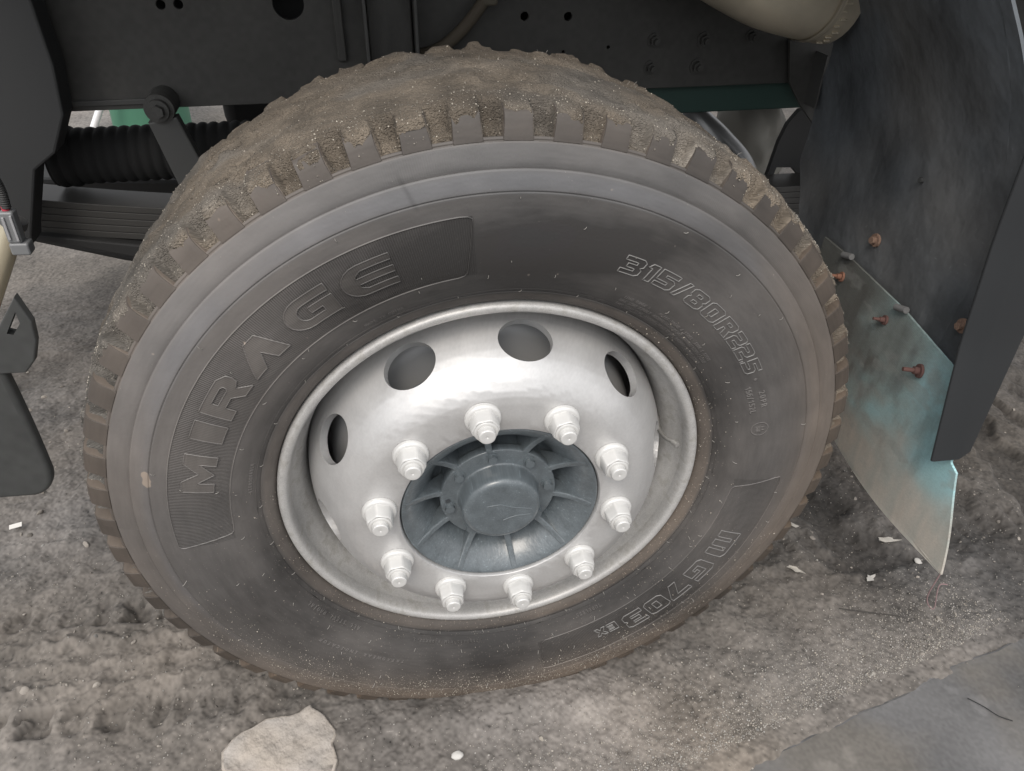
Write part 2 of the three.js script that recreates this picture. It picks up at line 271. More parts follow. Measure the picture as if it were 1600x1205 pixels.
// carcass: near sidewall, tread base, far sidewall
const carcass = [[.285, .06], [.296, .100], ...SIDE, [.5030, .1385], [.5025, .1372], [.5012, .1330], [.5000, .1240], [.5005, .1100], [.5020, .0900], [.506, .070], [.514, .055], [.515, .04], [.515, -.05], [.514, -.108], [.508, -.121], [.5055, -.1335], [.5, -.14], [.47, -.15], [.40, -.158], [.35, -.15], [.305, -.12], [.285, -.06]].reverse();
const tyre = part('tyre', planarUV(rev(carcass, 480)), tyreMat, wheel, 'black dust-covered tyre with a block-edged tread caked in dried mud');
const blockMat = tyreMat.clone(); blockMat.vertexColors = true; blockMat.color.setRGB(.74, .72, .70);                // notch walls lightened: dust, plus light from above painted in
{ // shoulder blocks, one mesh each
  const sec = [[.1412, .4995], [.1398, .5045], [.1362, .5145], [.1338, .5205], [.1325, .5232], [.1295, .5258], [.124, .5283], [.112, .5305], [.098, .5315], [.070, .5315], [.070, .498]];
  const r = rng(12), variants = [];
  for (let k = 0; k < 4; k++) {
    const P = [], U = [], I = [], wv = 0.06 * (r() - 0.5), as = [-1, -0.965, -0.5, 0, 0.5, 0.965, 1], n = sec.length;
    as.forEach((t, q) => sec.forEach(([z, R], i) => {
      const edge = Math.abs(t) === 1, e = edge ? 0.0011 : 0, dz = i < 10 ? e : 0;
      const half = (1.64 + wv + (R < .515 ? (.515 - R) * 12 : 0)) * RAD, a = t * half + 0.02 * RAD * Math.sin(i);
      const RR = R - (i > 1 && i < 10 ? e : 0), zz = z - (i < 6 ? dz : 0);
      P.push(RR * Math.cos(a), RR * Math.sin(a), zz); U.push(0, 0);
    }));
    for (let q = 0; q < as.length - 1; q++) for (let i = 0; i < n - 1; i++) { const a = q * n + i, b = a + n; I.push(a, a + 1, b, b, a + 1, b + 1); }
    let g = buf(P, I, U, P.map(() => 1)).toNonIndexed(); 
    const S = THREE.ShapeUtils.triangulateShape(sec.map(([a, b]) => new THREE.Vector2(a, b)), []), cap = [];
    for (const [q, flip] of [[0, 0], [as.length - 1, 1]]) for (const t of S) for (const i of (flip ? t : [t[2], t[1], t[0]])) { const b = (q * n + i) * 3; cap.push(P[b], P[b + 1], P[b + 2]); }
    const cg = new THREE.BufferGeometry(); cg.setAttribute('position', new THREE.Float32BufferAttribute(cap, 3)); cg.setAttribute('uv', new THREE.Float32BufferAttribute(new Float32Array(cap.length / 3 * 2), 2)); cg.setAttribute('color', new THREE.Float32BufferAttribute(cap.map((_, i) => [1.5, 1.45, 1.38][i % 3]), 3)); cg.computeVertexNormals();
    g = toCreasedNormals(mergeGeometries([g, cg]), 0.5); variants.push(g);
  }
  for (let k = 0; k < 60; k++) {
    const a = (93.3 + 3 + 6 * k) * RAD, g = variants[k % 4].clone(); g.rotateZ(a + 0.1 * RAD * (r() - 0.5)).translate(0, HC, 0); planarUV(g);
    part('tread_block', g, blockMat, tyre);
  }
}
// ---- dried mud packed over the tread
const mudBump = dtex(512, (u, v) => { const b = 0.5 * fbm(u * 24, v * 24, 4, 24) + 0.5 * n2(u * 200, v * 200, 200); return [b, b, b]; });
const mudMap = dtex(512, (u, v) => { const g = n2(u * 220, v * 220, 220), f = fbm(u * 14, v * 14, 4, 14); let b = 0.66 + 0.35 * (f - 0.5) + 0.3 * (g - 0.5); if (g > 0.92) b += 0.4; return [b, b * 0.99, b * 0.95]; });
for (const t of [mudMap, mudBump]) t.repeat.set(4, 4);
const mudMat = new THREE.MeshStandardMaterial({ vertexColors: true, map: mudMap, bumpMap: mudBump, bumpScale: 0.004, roughness: 1 });
const mudEdge = (deg) => 0.1315 + 0.014 * (fbm(deg * 0.3 + 60, 7, 4) - 0.5) + 0.007 * (n2(deg * 1.5 + 3, 12) - 0.5) - 0.012 * step(125, 165, deg) - .012 * step(60, 30, deg) * step(-1, 0, deg) - .01 * step(230, 240, deg);
const LUG = [[.098, .5315], [.112, .5305], [.124, .5283], [.1295, .5258], [.1325, .5232], [.1338, .5205], [.1362, .5145]];
function lugTop(z) { if (z <= .098) return .5315; for (let i = 1; i < LUG.length; i++) if (z <= LUG[i][0]) return mix(LUG[i - 1][1], LUG[i][1], (z - LUG[i - 1][0]) / (LUG[i][0] - LUG[i - 1][0])); return .5145; }
function mudR(deg, z) {
  const gap = Math.abs(wrap(deg - 93.3 + 3, 6) - 3) < 1.15 ? 1 : 0, gs = step(1.5, 0.95, Math.abs(wrap(deg - 93.3 + 3, 6) - 3));
  const s = deg * RAD * 0.53;
  let R = z > .098 ? lugTop(z) + .0016 : 0.5345 - 0.0022 * Math.pow(Math.abs(z) / 0.12, 2.5);
  const nk = mix(1, .45, step(.09, .115, z)); R += nk * (0.008 * (fbm(s * 14 + 40, z * 14 + 40, 4) - 0.5) + 0.0046 * (fbm(s * 60 + 90, z * 60 + 40, 3) - 0.5));
  const lump = fbm(s * 26 + 10, z * 26 + 60, 2); R += nk * .004 * step(.55, .72, lump); const crack = Math.abs(fbm(s * 9 + 140, z * 30 + 20, 3) - 0.5); R -= 0.008 * step(0.03, 0.006, crack) * step(0.40, 0.55, fbm(s * 5 + 11, z * 5 + 77, 2));
  for (const gz of [-.045, .05]) { const d = Math.abs(z - gz - 0.008 * Math.sin(deg * 60 * RAD * 0.5)); R -= 0.004 * step(0.012, 0.004, d) * step(.3, .6, fbm(s * 3 + 7, gz * 40 + 8, 2)); }
  const e = mudEdge(deg);
  R -= step(e, e + 0.004, z) * 0.008;                                    // ragged edge on the near shoulder
  const lowS = step(150, 190, deg) * (1 - step(350, 359, deg)), g0 = mix(.104, .062, lowS); if (z > g0) R -= gs * mix(.0, mix(.023, .036, lowS), step(g0, g0 + .018, z));
  if (z < -0.095) R -= (gs * 0.007 + 0.002) * step(-0.095, -0.12, z);
  return R;
}
{
  const nA = 1500, zsA = []; for (let z = -.134; z < .1355; z += z > .09 ? .0018 : .004) zsA.push(z);
  const P = [], U = [], C = [], I = [], n = zsA.length;
  for (let k = 0; k <= nA; k++) {
    const deg = 360 * k / nA, a = deg * RAD;
    for (const z of zsA) {
      const R = mudR(k === nA ? 0 : deg, z); P.push(R * Math.cos(a), HC + R * Math.sin(a), z); U.push(a * 0.53, z - R);
      const s = a * 0.53, f = fbm(s * 7 + 50, z * 7 + 50, 4), f2 = fbm(s * 30 + 50, z * 30 + 50, 3), e = mudEdge(deg);
      const near = Math.exp(-Math.pow((z - e) / 0.012, 2)); let v = 0.150 + 0.13 * (f - 0.5) + 0.11 * (f2 - 0.5) + 0.05 * near * f2 * 2;
      const grey = step(0.45, 0.62, fbm(s * 6 + 150, z * 9 + 80, 3)) * 0.6 + step(130, 175, deg) * step(230, 200, deg) * 0.4;
      C.push(v * mix(1.16, 1.02, grey), v * mix(0.97, 0.97, grey), v * mix(0.78, 0.92, grey));
    }
  }
  for (let k = 0; k < nA; k++) for (let i = 0; i < n - 1; i++) { const a = k * n + i, b = a + n; I.push(a, b, a + 1, b, b + 1, a + 1); }
  part('mud_crust', buf(P, I, U, C), mudMat, tyre, 'brown dried mud and sand caked over the tread');
}
{ // loose sand grains on the mud and on the lower sidewall
  const r = rng(91), g = new THREE.IcosahedronGeometry(1, 0), N = 9000;
  const im = new THREE.InstancedMesh(g, std([1, 1, 1], 0.7), N); im.name = 'sand_grain'; im.userData.kind = 'stuff'; im.castShadow = true;
  const M = new THREE.Matrix4(), q = new THREE.Quaternion(), c = new THREE.Color();
  for (let i = 0; i < N; i++) {
    let x, y, z, deg;
    if (i < 5200) { deg = 20 + 170 * r(); const e = mudEdge(deg); z = e + 0.004 - 0.05 * Math.pow(r(), 2.2); if (r() < .3) z = -.12 + .23 * r(); const R = mudR(deg, z) + .0003; x = R * Math.cos(deg * RAD); y = R * Math.sin(deg * RAD); }
    else { const low = r() < 0.8; deg = low ? -90 + 80 * (r() + r() - 1) : -60 + 120 * r() - (r() < .35 ? 130 : 0); const R = low ? .40 + .09 * Math.sqrt(r()) - .05 * r() * r() : .302 + .07 * r() * r(); z = zs(R) + .0002; x = R * Math.cos(deg * RAD); y = R * Math.sin(deg * RAD); }
    const s = 0.00035 + 0.0007 * Math.pow(r(), 3); q.setFromEuler(new THREE.Euler(r() * 6, r() * 6, r() * 6));
    M.compose(new THREE.Vector3(x, HC + y, z), q, new THREE.Vector3(s, s * (0.6 + 0.6 * r()), s)); im.setMatrixAt(i, M);
    const v = 0.14 + 0.34 * Math.pow(r(), 2.2); im.setColorAt(i, c.setRGB(v * 1.05, v * 0.95, v * 0.80));
  }
  tyre.add(im);
}
// ---- raised lettering on the sidewall
const ridgeMat = new THREE.MeshStandardMaterial({ map: tyreMat.map, color: new THREE.Color().setRGB(1.4, 1.4, 1.4), roughness: 0.5 });
const letterMat = new THREE.MeshStandardMaterial({ map: tyreMat.map, color: new THREE.Color().setRGB(1.2, 1.19, 1.17), roughness: .55 });
const digitMat = std([.165, .16, .155], .5);
function onSide(deg, R, h) { return [R * Math.cos(deg * RAD), HC + R * Math.sin(deg * RAD), zs(R) + h]; }
function resample(loop, d) { const o = [], n = loop.length; for (let i = 0; i < n; i++) { const a = loop[i], b = loop[(i + 1) % n], L = Math.hypot((b[0] - a[0]) * RAD * .39, b[1] - a[1]), k = Math.max(1, Math.round(L / d)); for (let t = 0; t < k; t++) o.push([mix(a[0], b[0], t / k), mix(a[1], b[1], t / k)]); } return o; }
function ridge(loop, hw, h, base = 0, closed = true) {                 // loop of [degrees, R]
  const L = closed ? resample(loop, .003) : loop, n = L.length, P = [], I = [];
  for (let i = 0; i < n; i++) {
    const a = L[closed ? (i + n - 1) % n : Math.max(0, i - 1)], b = L[closed ? (i + 1) % n : Math.min(n - 1, i + 1)], c = L[i], k = c[1] * RAD;
    let tx = (b[0] - a[0]) * k, ty = b[1] - a[1], l = Math.hypot(tx, ty) || 1; const nx = -ty / l * hw, ny = tx / l * hw;
    P.push(...onSide(c[0] + nx / k, c[1] + ny, base - .0003), ...onSide(c[0] + nx / k * .45, c[1] + ny * .45, base + h), ...onSide(c[0] - nx / k * .45, c[1] - ny * .45, base + h), ...onSide(c[0] - nx / k, c[1] - ny, base - .0003));
  }
  for (let i = 0; i < (closed ? n : n - 1); i++) for (let j = 0; j < 3; j++) { const a = i * 4 + j, b = ((i + 1) % n) * 4 + j; I.push(a, a + 1, b, b, a + 1, b + 1); }
  return planarUV(buf(P, I));
}
function slab(loops, h) {                                             // raised filled letter
  const rs = loops.map((l) => resample(l, .004)), v2 = rs.map((l) => l.map(([a, R]) => new THREE.Vector2(a, R)));
  const T = THREE.ShapeUtils.triangulateShape(v2[0], v2.slice(1)), all = rs.flat(); let tris = T.map((t) => t.map((i) => all[i]));
  for (let s = 0; s < 3; s++) { const o = []; for (const [a, b, c] of tris) { const m = (p, q) => [(p[0] + q[0]) / 2, (p[1] + q[1]) / 2], ab = m(a, b), bc = m(b, c), ca = m(c, a); o.push([a, ab, ca], [ab, b, bc], [ca, bc, c], [ab, bc, ca]); } tris = o; }
  const P = []; for (const t of tris) { const q = t.map(([a, R]) => onSide(a, R, h)); const cr = (q[1][0] - q[0][0]) * (q[2][1] - q[0][1]) - (q[1][1] - q[0][1]) * (q[2][0] - q[0][0]); for (const p of cr > 0 ? q : [q[0], q[2], q[1]]) P.push(...p); }
  for (const l of rs) for (let i = 0; i < l.length; i++) { const a = l[i], b = l[(i + 1) % l.length], A = onSide(...a, h), B = onSide(...b, h), C = onSide(...a, -.0008), D = onSide(...b, -.0008); P.push(...A, ...B, ...C, ...B, ...D, ...C); }
  const g = new THREE.BufferGeometry(); g.setAttribute('position', new THREE.Float32BufferAttribute(P, 3)); const m = mergeVertices(g, 1e-6); m.computeVertexNormals(); return planarUV(toCreasedNormals(m, 0.6));
}
const arcL = (cx0, rx, ry, up) => Array.from({ length: 11 }, (_, i) => { const a = (up ? 90 + 18 * i : 270 - 18 * i) * RAD; return [cx0 + rx * Math.cos(a), .5 + ry * Math.sin(a)]; });
const ROUND = { // blocky letter outlines in a unit box, height 1; first loop outer, others holes; w is the width they are drawn in
  M: [1.45, [[0, 0], [0, 1], [.38, 1], [.725, .5], [1.07, 1], [1.45, 1], [1.45, 0], [1.1, 0], [1.1, .52], [.725, .02], [.35, .52], [.35, 0]]],
  I: [.6, [[0, 0], [0, 1], [.6, 1], [.6, 0]]],
  R: [1.4, [[0, 0], [0, 1], [1.1, 1], [1.34, .84], [1.38, .68], [1.34, .5], [1.12, .38], [1.42, 0], [1, 0], [.76, .34], [.38, .34], [.38, 0]], [[.38, .56], [.38, .78], [.92, .78], [1.0, .72], [1.0, .62], [.92, .56]]],
  A: [1.5, [[0, 0], [.72, 1], [1.12, 1], [1.5, 0], [1.04, 0], [.84, .5], [.5, 0]]],
  G: [1.42, [[1.4, 1], ...arcL(.56, .56, .5, true), [1.42, 0], [1.42, .6], [.72, .6], [.72, .4], [1.06, .4], [1.06, .24], ...arcL(.62, .26, .26, false), [1.4, .76]]],
  E: [1.4, [[1.4, 1], ...arcL(.56, .56, .5, true), [1.4, 0], [1.4, .2], [.6, .2], [.44, .3], [.41, .4], [1.4, .4], [1.4, .6], [.41, .6], [.44, .7], [.6, .8], [1.4, .8]]],
  3: [.72, [[0, 1], [.6, 1], [.72, .88], [.72, .6], [.63, .5], [.72, .4], [.72, .12], [.6, 0], [0, 0], [0, .24], [.46, .24], [.46, .39], [.16, .39], [.16, .61], [.46, .61], [.46, .76], [0, .76]]],
  1: [.45, [[.12, 1], [.45, 1], [.45, 0], [.18, 0], [.18, .76], [0, .76]]],
  5: [.72, [[0, 1], [.72, 1], [.72, .76], [.26, .76], [.26, .63], [.6, .63], [.72, .51], [.72, .12], [.6, 0], [0, 0], [0, .24], [.46, .24], [.46, .39], [0, .39]]],
  '/': [.5, [[0, 0], [.3, 1], [.5, 1], [.2, 0]]],
  8: [.72, [[.12, 1], [.6, 1], [.72, .88], [.72, .6], [.64, .5], [.72, .4], [.72, .12], [.6, 0], [.12, 0], [0, .12], [0, .4], [.08, .5], [0, .6], [0, .88]], [[.26, .61], [.26, .78], [.46, .78], [.46, .61]], [[.26, .22], [.26, .39], [.46, .39], [.46, .22]]],
  0: [.72, [[.12, 1], [.6, 1], [.72, .88], [.72, .12], [.6, 0], [.12, 0], [0, .12], [0, .88]], [[.26, .26], [.26, .74], [.46, .74], [.46, .26]]],
  2: [.72, [[0, 1], [.6, 1], [.72, .88], [.72, .5], [.6, .39], [.26, .39], [.26, .24], [.72, .24], [.72, 0], [0, 0], [0, .5], [.12, .62], [.46, .62], [.46, .76], [0, .76]]],
  7: [.72, [[0, 1], [.72, 1], [.72, .8], [.42, 0], [.14, 0], [.44, .76], [0, .76]]],
  r: [.72, [[0, 0], [0, 1], [.6, 1], [.72, .88], [.72, .55], [.6, .42], [.74, 0], [.48, 0], [.36, .4], [.26, .4], [.26, 0]], [[.26, .62], [.26, .78], [.46, .78], [.46, .62]]],
  m: [.95, [[0, 0], [0, 1], [.83, 1], [.95, .88], [.95, 0], [.71, 0], [.71, .76], [.59, .76], [.59, 0], [.36, 0], [.36, .76], [.24, .76], [.24, 0]]],
  g: [.78, [[.78, 1], [.12, 1], [0, .88], [0, .12], [.12, 0], [.78, 0], [.78, .58], [.4, .58], [.4, .38], [.52, .38], [.52, .24], [.26, .24], [.26, .76], [.78, .76]]],
  X: [.8, [[0, 0], [.26, .5], [0, 1], [.26, 1], [.4, .7], [.54, 1], [.8, 1], [.54, .5], [.8, 0], [.54, 0], [.4, .3], [.26, 0]]],
  e: [.72, [[0, 0], [0, 1], [.72, 1], [.72, .76], [.26, .76], [.26, .61], [.66, .61], [.66, .39], [.26, .39], [.26, .24], [.72, .24], [.72, 0]]],
};
function place(ch, a, b, R0, R1, shear = 0) { const [w, ...loops] = ROUND[ch]; return loops.map((l) => l.map(([u, v]) => [a + (b - a) * (u / w) + shear * (v - 0.5) * (b < a ? -1 : 1), mix(R0, R1, v)])); }
for (const [ch, a, b] of [['M', 170.2, 161.4], ['I', 157.9, 153.9], ['R', 152.1, 143.3], ['A', 141.8, 132.4], ['G', 129.9, 120.8], ['E', 118.9, 110]]) {
  const L = place(ch, a, b, .3742, .4118);
  const m = part('raised_letter', slab(L, .0014), letterMat, tyre);
  part('raised_letter', mergeGeometries(L.map((l) => ridge(l, .0009, .0007, .0013))), ridgeMat, tyre);
}
for (const [ch, a, b] of [['3', 71.2, 67.3], ['1', 66.6, 64.6], ['5', 63.9, 60], ['/', 59.3, 57], ['8', 56.2, 52.2], ['0', 51.4, 47.4], ['r', 46.6, 42.7], ['2', 42, 38.9], ['2', 38.4, 35.3], ['5', 34.2, 31]])
  part('raised_digit', mergeGeometries(place(ch, a, b, .3738, .3965, .55).map((l) => ridge(l, .0008, .0010))), digitMat, tyre);
part('raised_digit', ridge([[34.9, .3738], [34.9, .378], [34.5, .378], [34.5, .3738]], .0007, .001), digitMat, tyre);
for (const [ch, a, b, r0, r1] of [['m', -16.8, -24.6, .3745, .410], ['g', -27, -33.2, .3745, .410], ['7', -35.2, -41, .3745, .410], ['0', -41.6, -47.2, .3745, .410], ['3', -48.2, -53.8, .3745, .410], ['e', -55.6, -58.2, .3735, .392], ['X', -58.6, -61.6, .3735, .392]])
  part('raised_digit', mergeGeometries(place(ch, a, b, r0, r1).map((l) => ridge(l, .0008, .0010))), digitMat, tyre);
{ // borders of the two hatched fields
  const arcPts = (a, b, R, n) => Array.from({ length: n + 1 }, (_, i) => [mix(a, b, i / n), R]);
  const b1 = [...arcPts(184, 98.6, .4288, 60), [97.5, .4278], [96.9, .4255], [97.6, .392], [98.6, .361], [99.2, .357], [100.4, .3555], ...arcPts(102, 180.5, .3555, 50), [182, .3568], [182.6, .360], [184.4, .422], [184.3, .426]];
  const b2 = [...arcPts(-1, -75.5, .4295, 60), [-77, .427], [-77.2, .42], [-75.6, .36], [-74.6, .3555], ...arcPts(-73, -6, .3548, 40), [-3.4, .3560], [-2.6, .3595], [-.2, .418], [-.1, .4265]];
  part('panel_border', ridge(b1, .0009, .0010), ridgeMat, tyre); part('panel_border', ridge(b2, .0008, .0009), ridgeMat, tyre);
  part('moulded_line', ridge(arcPts(0, 357, .3255, 160), .0008, .0006), tyreMat, tyre);
}
{ // little rubber hairs left by the mould
  const r = rng(4), gs = [];
  const hair = (R, deg, L) => { const p = onSide(deg, R, -.0003), a = (deg + 90 * (r() - 0.5)) * RAD; gs.push(tube([p, [p[0] + .3 * L * Math.cos(a), p[1] + .3 * L * Math.sin(a), p[2] + .45 * L], [p[0] + .7 * L * Math.cos(a), p[1] + .8 * L * Math.sin(a), p[2] + .5 * L]], .0004, 3, 4)); };
  for (let k = 0; k < 28; k++) { hair(.3475, k * 360 / 28 + 5, .004 + .004 * r()); hair(.3195, k * 360 / 28 + 11, .004 + .003 * r()); if (k % 2) hair(.4425, k * 360 / 28, .007 * r() + .003); }
  for (let k = 0; k < 36; k++) hair(.33 + .11 * r(), 360 * r(), .002 + .005 * r());
  for (let k = 0; k < 40; k++) { const deg = -10 + 200 * r(), z = -.125 + .1 * r() * (deg > 60 && deg < 130 ? 1 : 2.4), R = mudR(deg, z), d = [Math.cos(deg * RAD), Math.sin(deg * RAD)]; const p = [R * d[0], HC + R * d[1], z], L = .002 + .003 * r(); gs.push(tube([p, [p[0] + d[0] * L * .6, p[1] + d[1] * L * .6, z + .002 * r()], [p[0] + d[0] * L + .003 * (r() - .5), p[1] + d[1] * L, z + .004 * r()]], .00028, 3, 4)); }
  const m = part('rubber_hair', mergeGeometries(gs), std([.32, .305, .28], .6), tyre); m.userData.kind = 'stuff';
}
// ---- steel rim
const silverTex = dtex(512, (u, v) => { const f = fbm(u * 10, v * 10, 5, 10), g = n2(u * 180, v * 180, 180), b = 0.57 + 0.10 * (f - 0.5) + 0.04 * (g - 0.5); return [L2S(b), L2S(b * 0.99), L2S(b * 0.98)]; }, true);
const silverRough = dtex(256, (u, v) => { const f = 0.42 + 0.22 * (fbm(u * 12, v * 12, 4, 12) - 0.5); return [f, f, f]; });
for (const t of [silverTex, silverRough]) t.repeat.set(3, 3);
const silver = new THREE.MeshPhysicalMaterial({ map: silverTex, roughnessMap: silverRough, roughness: 1, metalness: 0.5 });
const wornTex = dtex(512, (u, v) => { const f = fbm(u * 16, v * 16, 5, 16), g = n2(u * 200, v * 200, 200); let b = 0.50 + 0.16 * (f - 0.5) + 0.12 * (g - 0.5); const d = step(.50, .8, f) * .12; b -= d; return [L2S(b), L2S(b * (0.985 - .08 * d)), L2S(b * (0.96 - .3 * d))]; }, true); wornTex.repeat.set(5, 5);
const wornSilver = new THREE.MeshPhysicalMaterial({ map: wornTex, roughness: 0.5, metalness: 0.35 });
const rim = part('rim', rev([...smoothProfile([[.3003, .108], [.3005, .118], [.2998, .1245], [.2980, .1278], [.2955, .1293], [.2915, .1292], [.2880, .1272], [.2856, .1225], [.2843, .115], [.2838, .108]], 34), ...smoothProfile([[.2838, .1072], [.2815, .098], [.2765, .088], [.2705, .076], [.2665, .060], [.2640, .040]], 20), [.262, 0], [.258, -.05], [.262, -.11], [.285, -.122], [.2975, -.126], [.3, -.11]], 240), wornSilver, wheel, 'worn silver steel rim');
{
  const outer = smoothProfile([[.2625, .030], [.2620, .048], [.2600, .066], [.2560, .085], [.2495, .1025], [.2425, .1180], [.2335, .1345], [.2230, .1490], [.2120, .1595], [.2020, .1660], [.1935, .1695], [.1860, .1710]], 44);
  const face = [[.178, .1711], [.165, .1711], [.150, .1711], [.1430, .1710], [.1408, .1700], [.1396, .1680], [.1393, .1640], [.1393, .158]];
  const inner = outer.slice().reverse().map(([R, z], i, A) => { const p = A[Math.max(0, i - 1)], q = A[Math.min(A.length - 1, i + 1)], tx = q[0] - p[0], tz = q[1] - p[1], l = Math.hypot(tx, tz); return [R + tz / l * 0.011, z - tx / l * 0.011]; });
  const closed = [...outer, ...face, [.165, .158], [.186, .158], ...inner, outer[0]];
  let g = mergeVertices((() => { const q = rev(closed, 200); q.deleteAttribute('normal'); q.deleteAttribute('uv'); return q; })(), 1e-6);
  { let vol = 0; const p = g.attributes.position, ix = g.index.array, V = [0, 1, 2].map(() => new THREE.Vector3()); for (let i = 0; i < ix.length; i += 3) { for (let k = 0; k < 3; k++) V[k].fromBufferAttribute(p, ix[i + k]); vol += V[0].dot(V[1].clone().cross(V[2])); } if (vol < 0) for (let i = 0; i < ix.length; i += 3) { const t = ix[i]; ix[i] = ix[i + 1]; ix[i + 1] = t; } }
  g.computeVertexNormals(); { const p = g.attributes.position, u = new Float32Array(p.count * 2); for (let i = 0; i < p.count; i++) { u[2 * i] = p.getX(i) + .3 * p.getZ(i); u[2 * i + 1] = p.getY(i); } g.setAttribute('uv', new THREE.BufferAttribute(u, 2)); }
  const ev = new Evaluator(); ev.attributes = ['position', 'normal', 'uv']; ev.useGroups = false;
  let A = new Brush(g, silver); A.updateMatrixWorld();
  const cuts = [];
  for (let k = 0; k < 10; k++) {
    const c = new THREE.CylinderGeometry(1, 1, 0.12, 40, 1); c.scale(.0360, 1, .0310);       // x: round the rim, z: up the slope
    const ph = (83.4 + 36 * k) * RAD, n = new THREE.Vector3(.90, 0, .435).normalize(), t = new THREE.Vector3(0, 1, 0), s = new THREE.Vector3().crossVectors(t, n);
    const m = new THREE.Matrix4().makeBasis(t, n, s).setPosition(.243, 0, .117); c.applyMatrix4(m); c.rotateZ(ph); c.translate(0, HC, 0); cuts.push(c);
  }
  const B = new Brush(mergeGeometries(cuts), silver); B.updateMatrixWorld();
  A = ev.evaluate(A, B, SUBTRACTION);
  const dg = toCreasedNormals(A.geometry, 0.55);
  part('wheel_disc', dg, silver, wheel, 'silver painted wheel disc with ten oval hand holes');
}
// ---- nuts
{
  const nutMat = new THREE.MeshPhysicalMaterial({ color: new THREE.Color().setRGB(.62, .615, .60), roughness: 0.4, metalness: 0.2 });
  const washer = new THREE.LatheGeometry([[0, 0], [.0225, 0], [.0232, .0012], [.0232, .0045], [.0222, .0066], [.0195, .0088], [.0, .0090]].map(([a, b]) => new THREE.Vector2(a, b)), 40).rotateX(Math.PI / 2);
  const hexShape = new THREE.Shape(); const AF = .0168; for (let i = 0; i < 6; i++) { const a = i * 60 * RAD, r = AF / Math.cos(30 * RAD); for (const d of [-5, 5]) { const x = r * .985 * Math.cos(a + d * RAD), y = r * .985 * Math.sin(a + d * RAD); (i === 0 && d < 0) ? hexShape.moveTo(x, y) : hexShape.lineTo(x, y); } }
  let hex = new THREE.ExtrudeGeometry(hexShape, { depth: .0215, bevelEnabled: true, bevelSize: .0007, bevelThickness: .0015, bevelSegments: 3, steps: 8 }); 
  { const p = hex.attributes.position; for (let i = 0; i < p.count; i++) { const z = p.getZ(i), k = 1 - .13 * clamp((z + .001) / .024) ; p.setX(i, p.getX(i) * k); p.setY(i, p.getY(i) * k); if (z > .021) { const r = Math.hypot(p.getX(i), p.getY(i)); p.setZ(i, z - Math.max(0, r - .0148) * .9); } } hex.deleteAttribute('normal'); hex = toCreasedNormals(hex, 0.6); }
  const stud = new THREE.LatheGeometry([[.0108, 0], [.0108, .0105], [.0101, .0120], [.009, .0124], [.0021, .0124], [.0016, .0116], [0, .0108]].map(([a, b]) => new THREE.Vector2(a, b)), 32).rotateX(Math.PI / 2);
  const ring = new THREE.LatheGeometry([[.0150, 0], [.0147, .0008], [.0125, .0012], [.0108, .0004]].map(([a, b]) => new THREE.Vector2(a, b)), 32).rotateX(Math.PI / 2);
  const r = rng(8);
  for (let k = 0; k < 10; k++) {
    const a = (101.38 - 36 * k) * RAD, x = .1675 * Math.cos(a), y = HC + .1675 * Math.sin(a), rot = r() * 1.05;
    const put = (g, z, rz = 0) => g.clone().rotateZ(rz).translate(x, y, z);
    const nut = part('lug_nut', put(hex, .1780, rot), nutMat, wheel);
    part('washer', put(washer, .1708), nutMat, nut); part('stud', mergeGeometries([put(stud, .1985 + .003 * (r() - .5)), put(ring, .2005)].map((q) => q.toNonIndexed ? (q.index ? q.toNonIndexed() : q) : q)), nutMat, nut);
  }
}
// ---- hub
const faceUV = (g) => { const p = g.attributes.position, u = new Float32Array(p.count * 2); for (let i = 0; i < p.count; i++) { u[2 * i] = p.getX(i); u[2 * i + 1] = p.getY(i); } g.setAttribute('uv', new THREE.BufferAttribute(u, 2)); return g; };
const slateTex = dtex(512, (u, v) => { const f = fbm(u * 14, v * 14, 5, 14), g = n2(u * 160, v * 160, 160); let b = 0.118 + 0.06 * (f - 0.5) + 0.03 * (g - 0.5) + (g > .93 && f > .5 ? .10 : 0); return [L2S(b * 0.88), L2S(b * 1.03), L2S(b * 1.12)]; }, true); slateTex.repeat.set(5, 5);
const castBump = dtex(512, (u, v) => { const b = fbm(u * 30, v * 30, 4, 30); return [b, b, b]; }); castBump.repeat.set(8, 8);
const slate = new THREE.MeshPhysicalMaterial({ map: slateTex, roughness: 0.36, clearcoat: 0.8, clearcoatRoughness: 0.22, bumpMap: castBump, bumpScale: 0.0006 });
const slateSmooth = new THREE.MeshPhysicalMaterial({ map: slateTex, roughness: 0.34, clearcoat: 0.6, clearcoatRoughness: 0.2 });
const hub = part('hub', faceUV(rev([[.20, .10], [.20, .155], [.1405, .1555], [.1386, .157], [.1380, .1655], [.1368, .1668], ...smoothProfile([[.1350, .1666], [.128, .1625], [.118, .1535], [.106, .138], [.096, .120], [.088, .104], [.080, .098]], 24), [.078, .098], [.076, .132]], 160)), slate, wheel, 'slate grey painted cast hub with radial ribs');
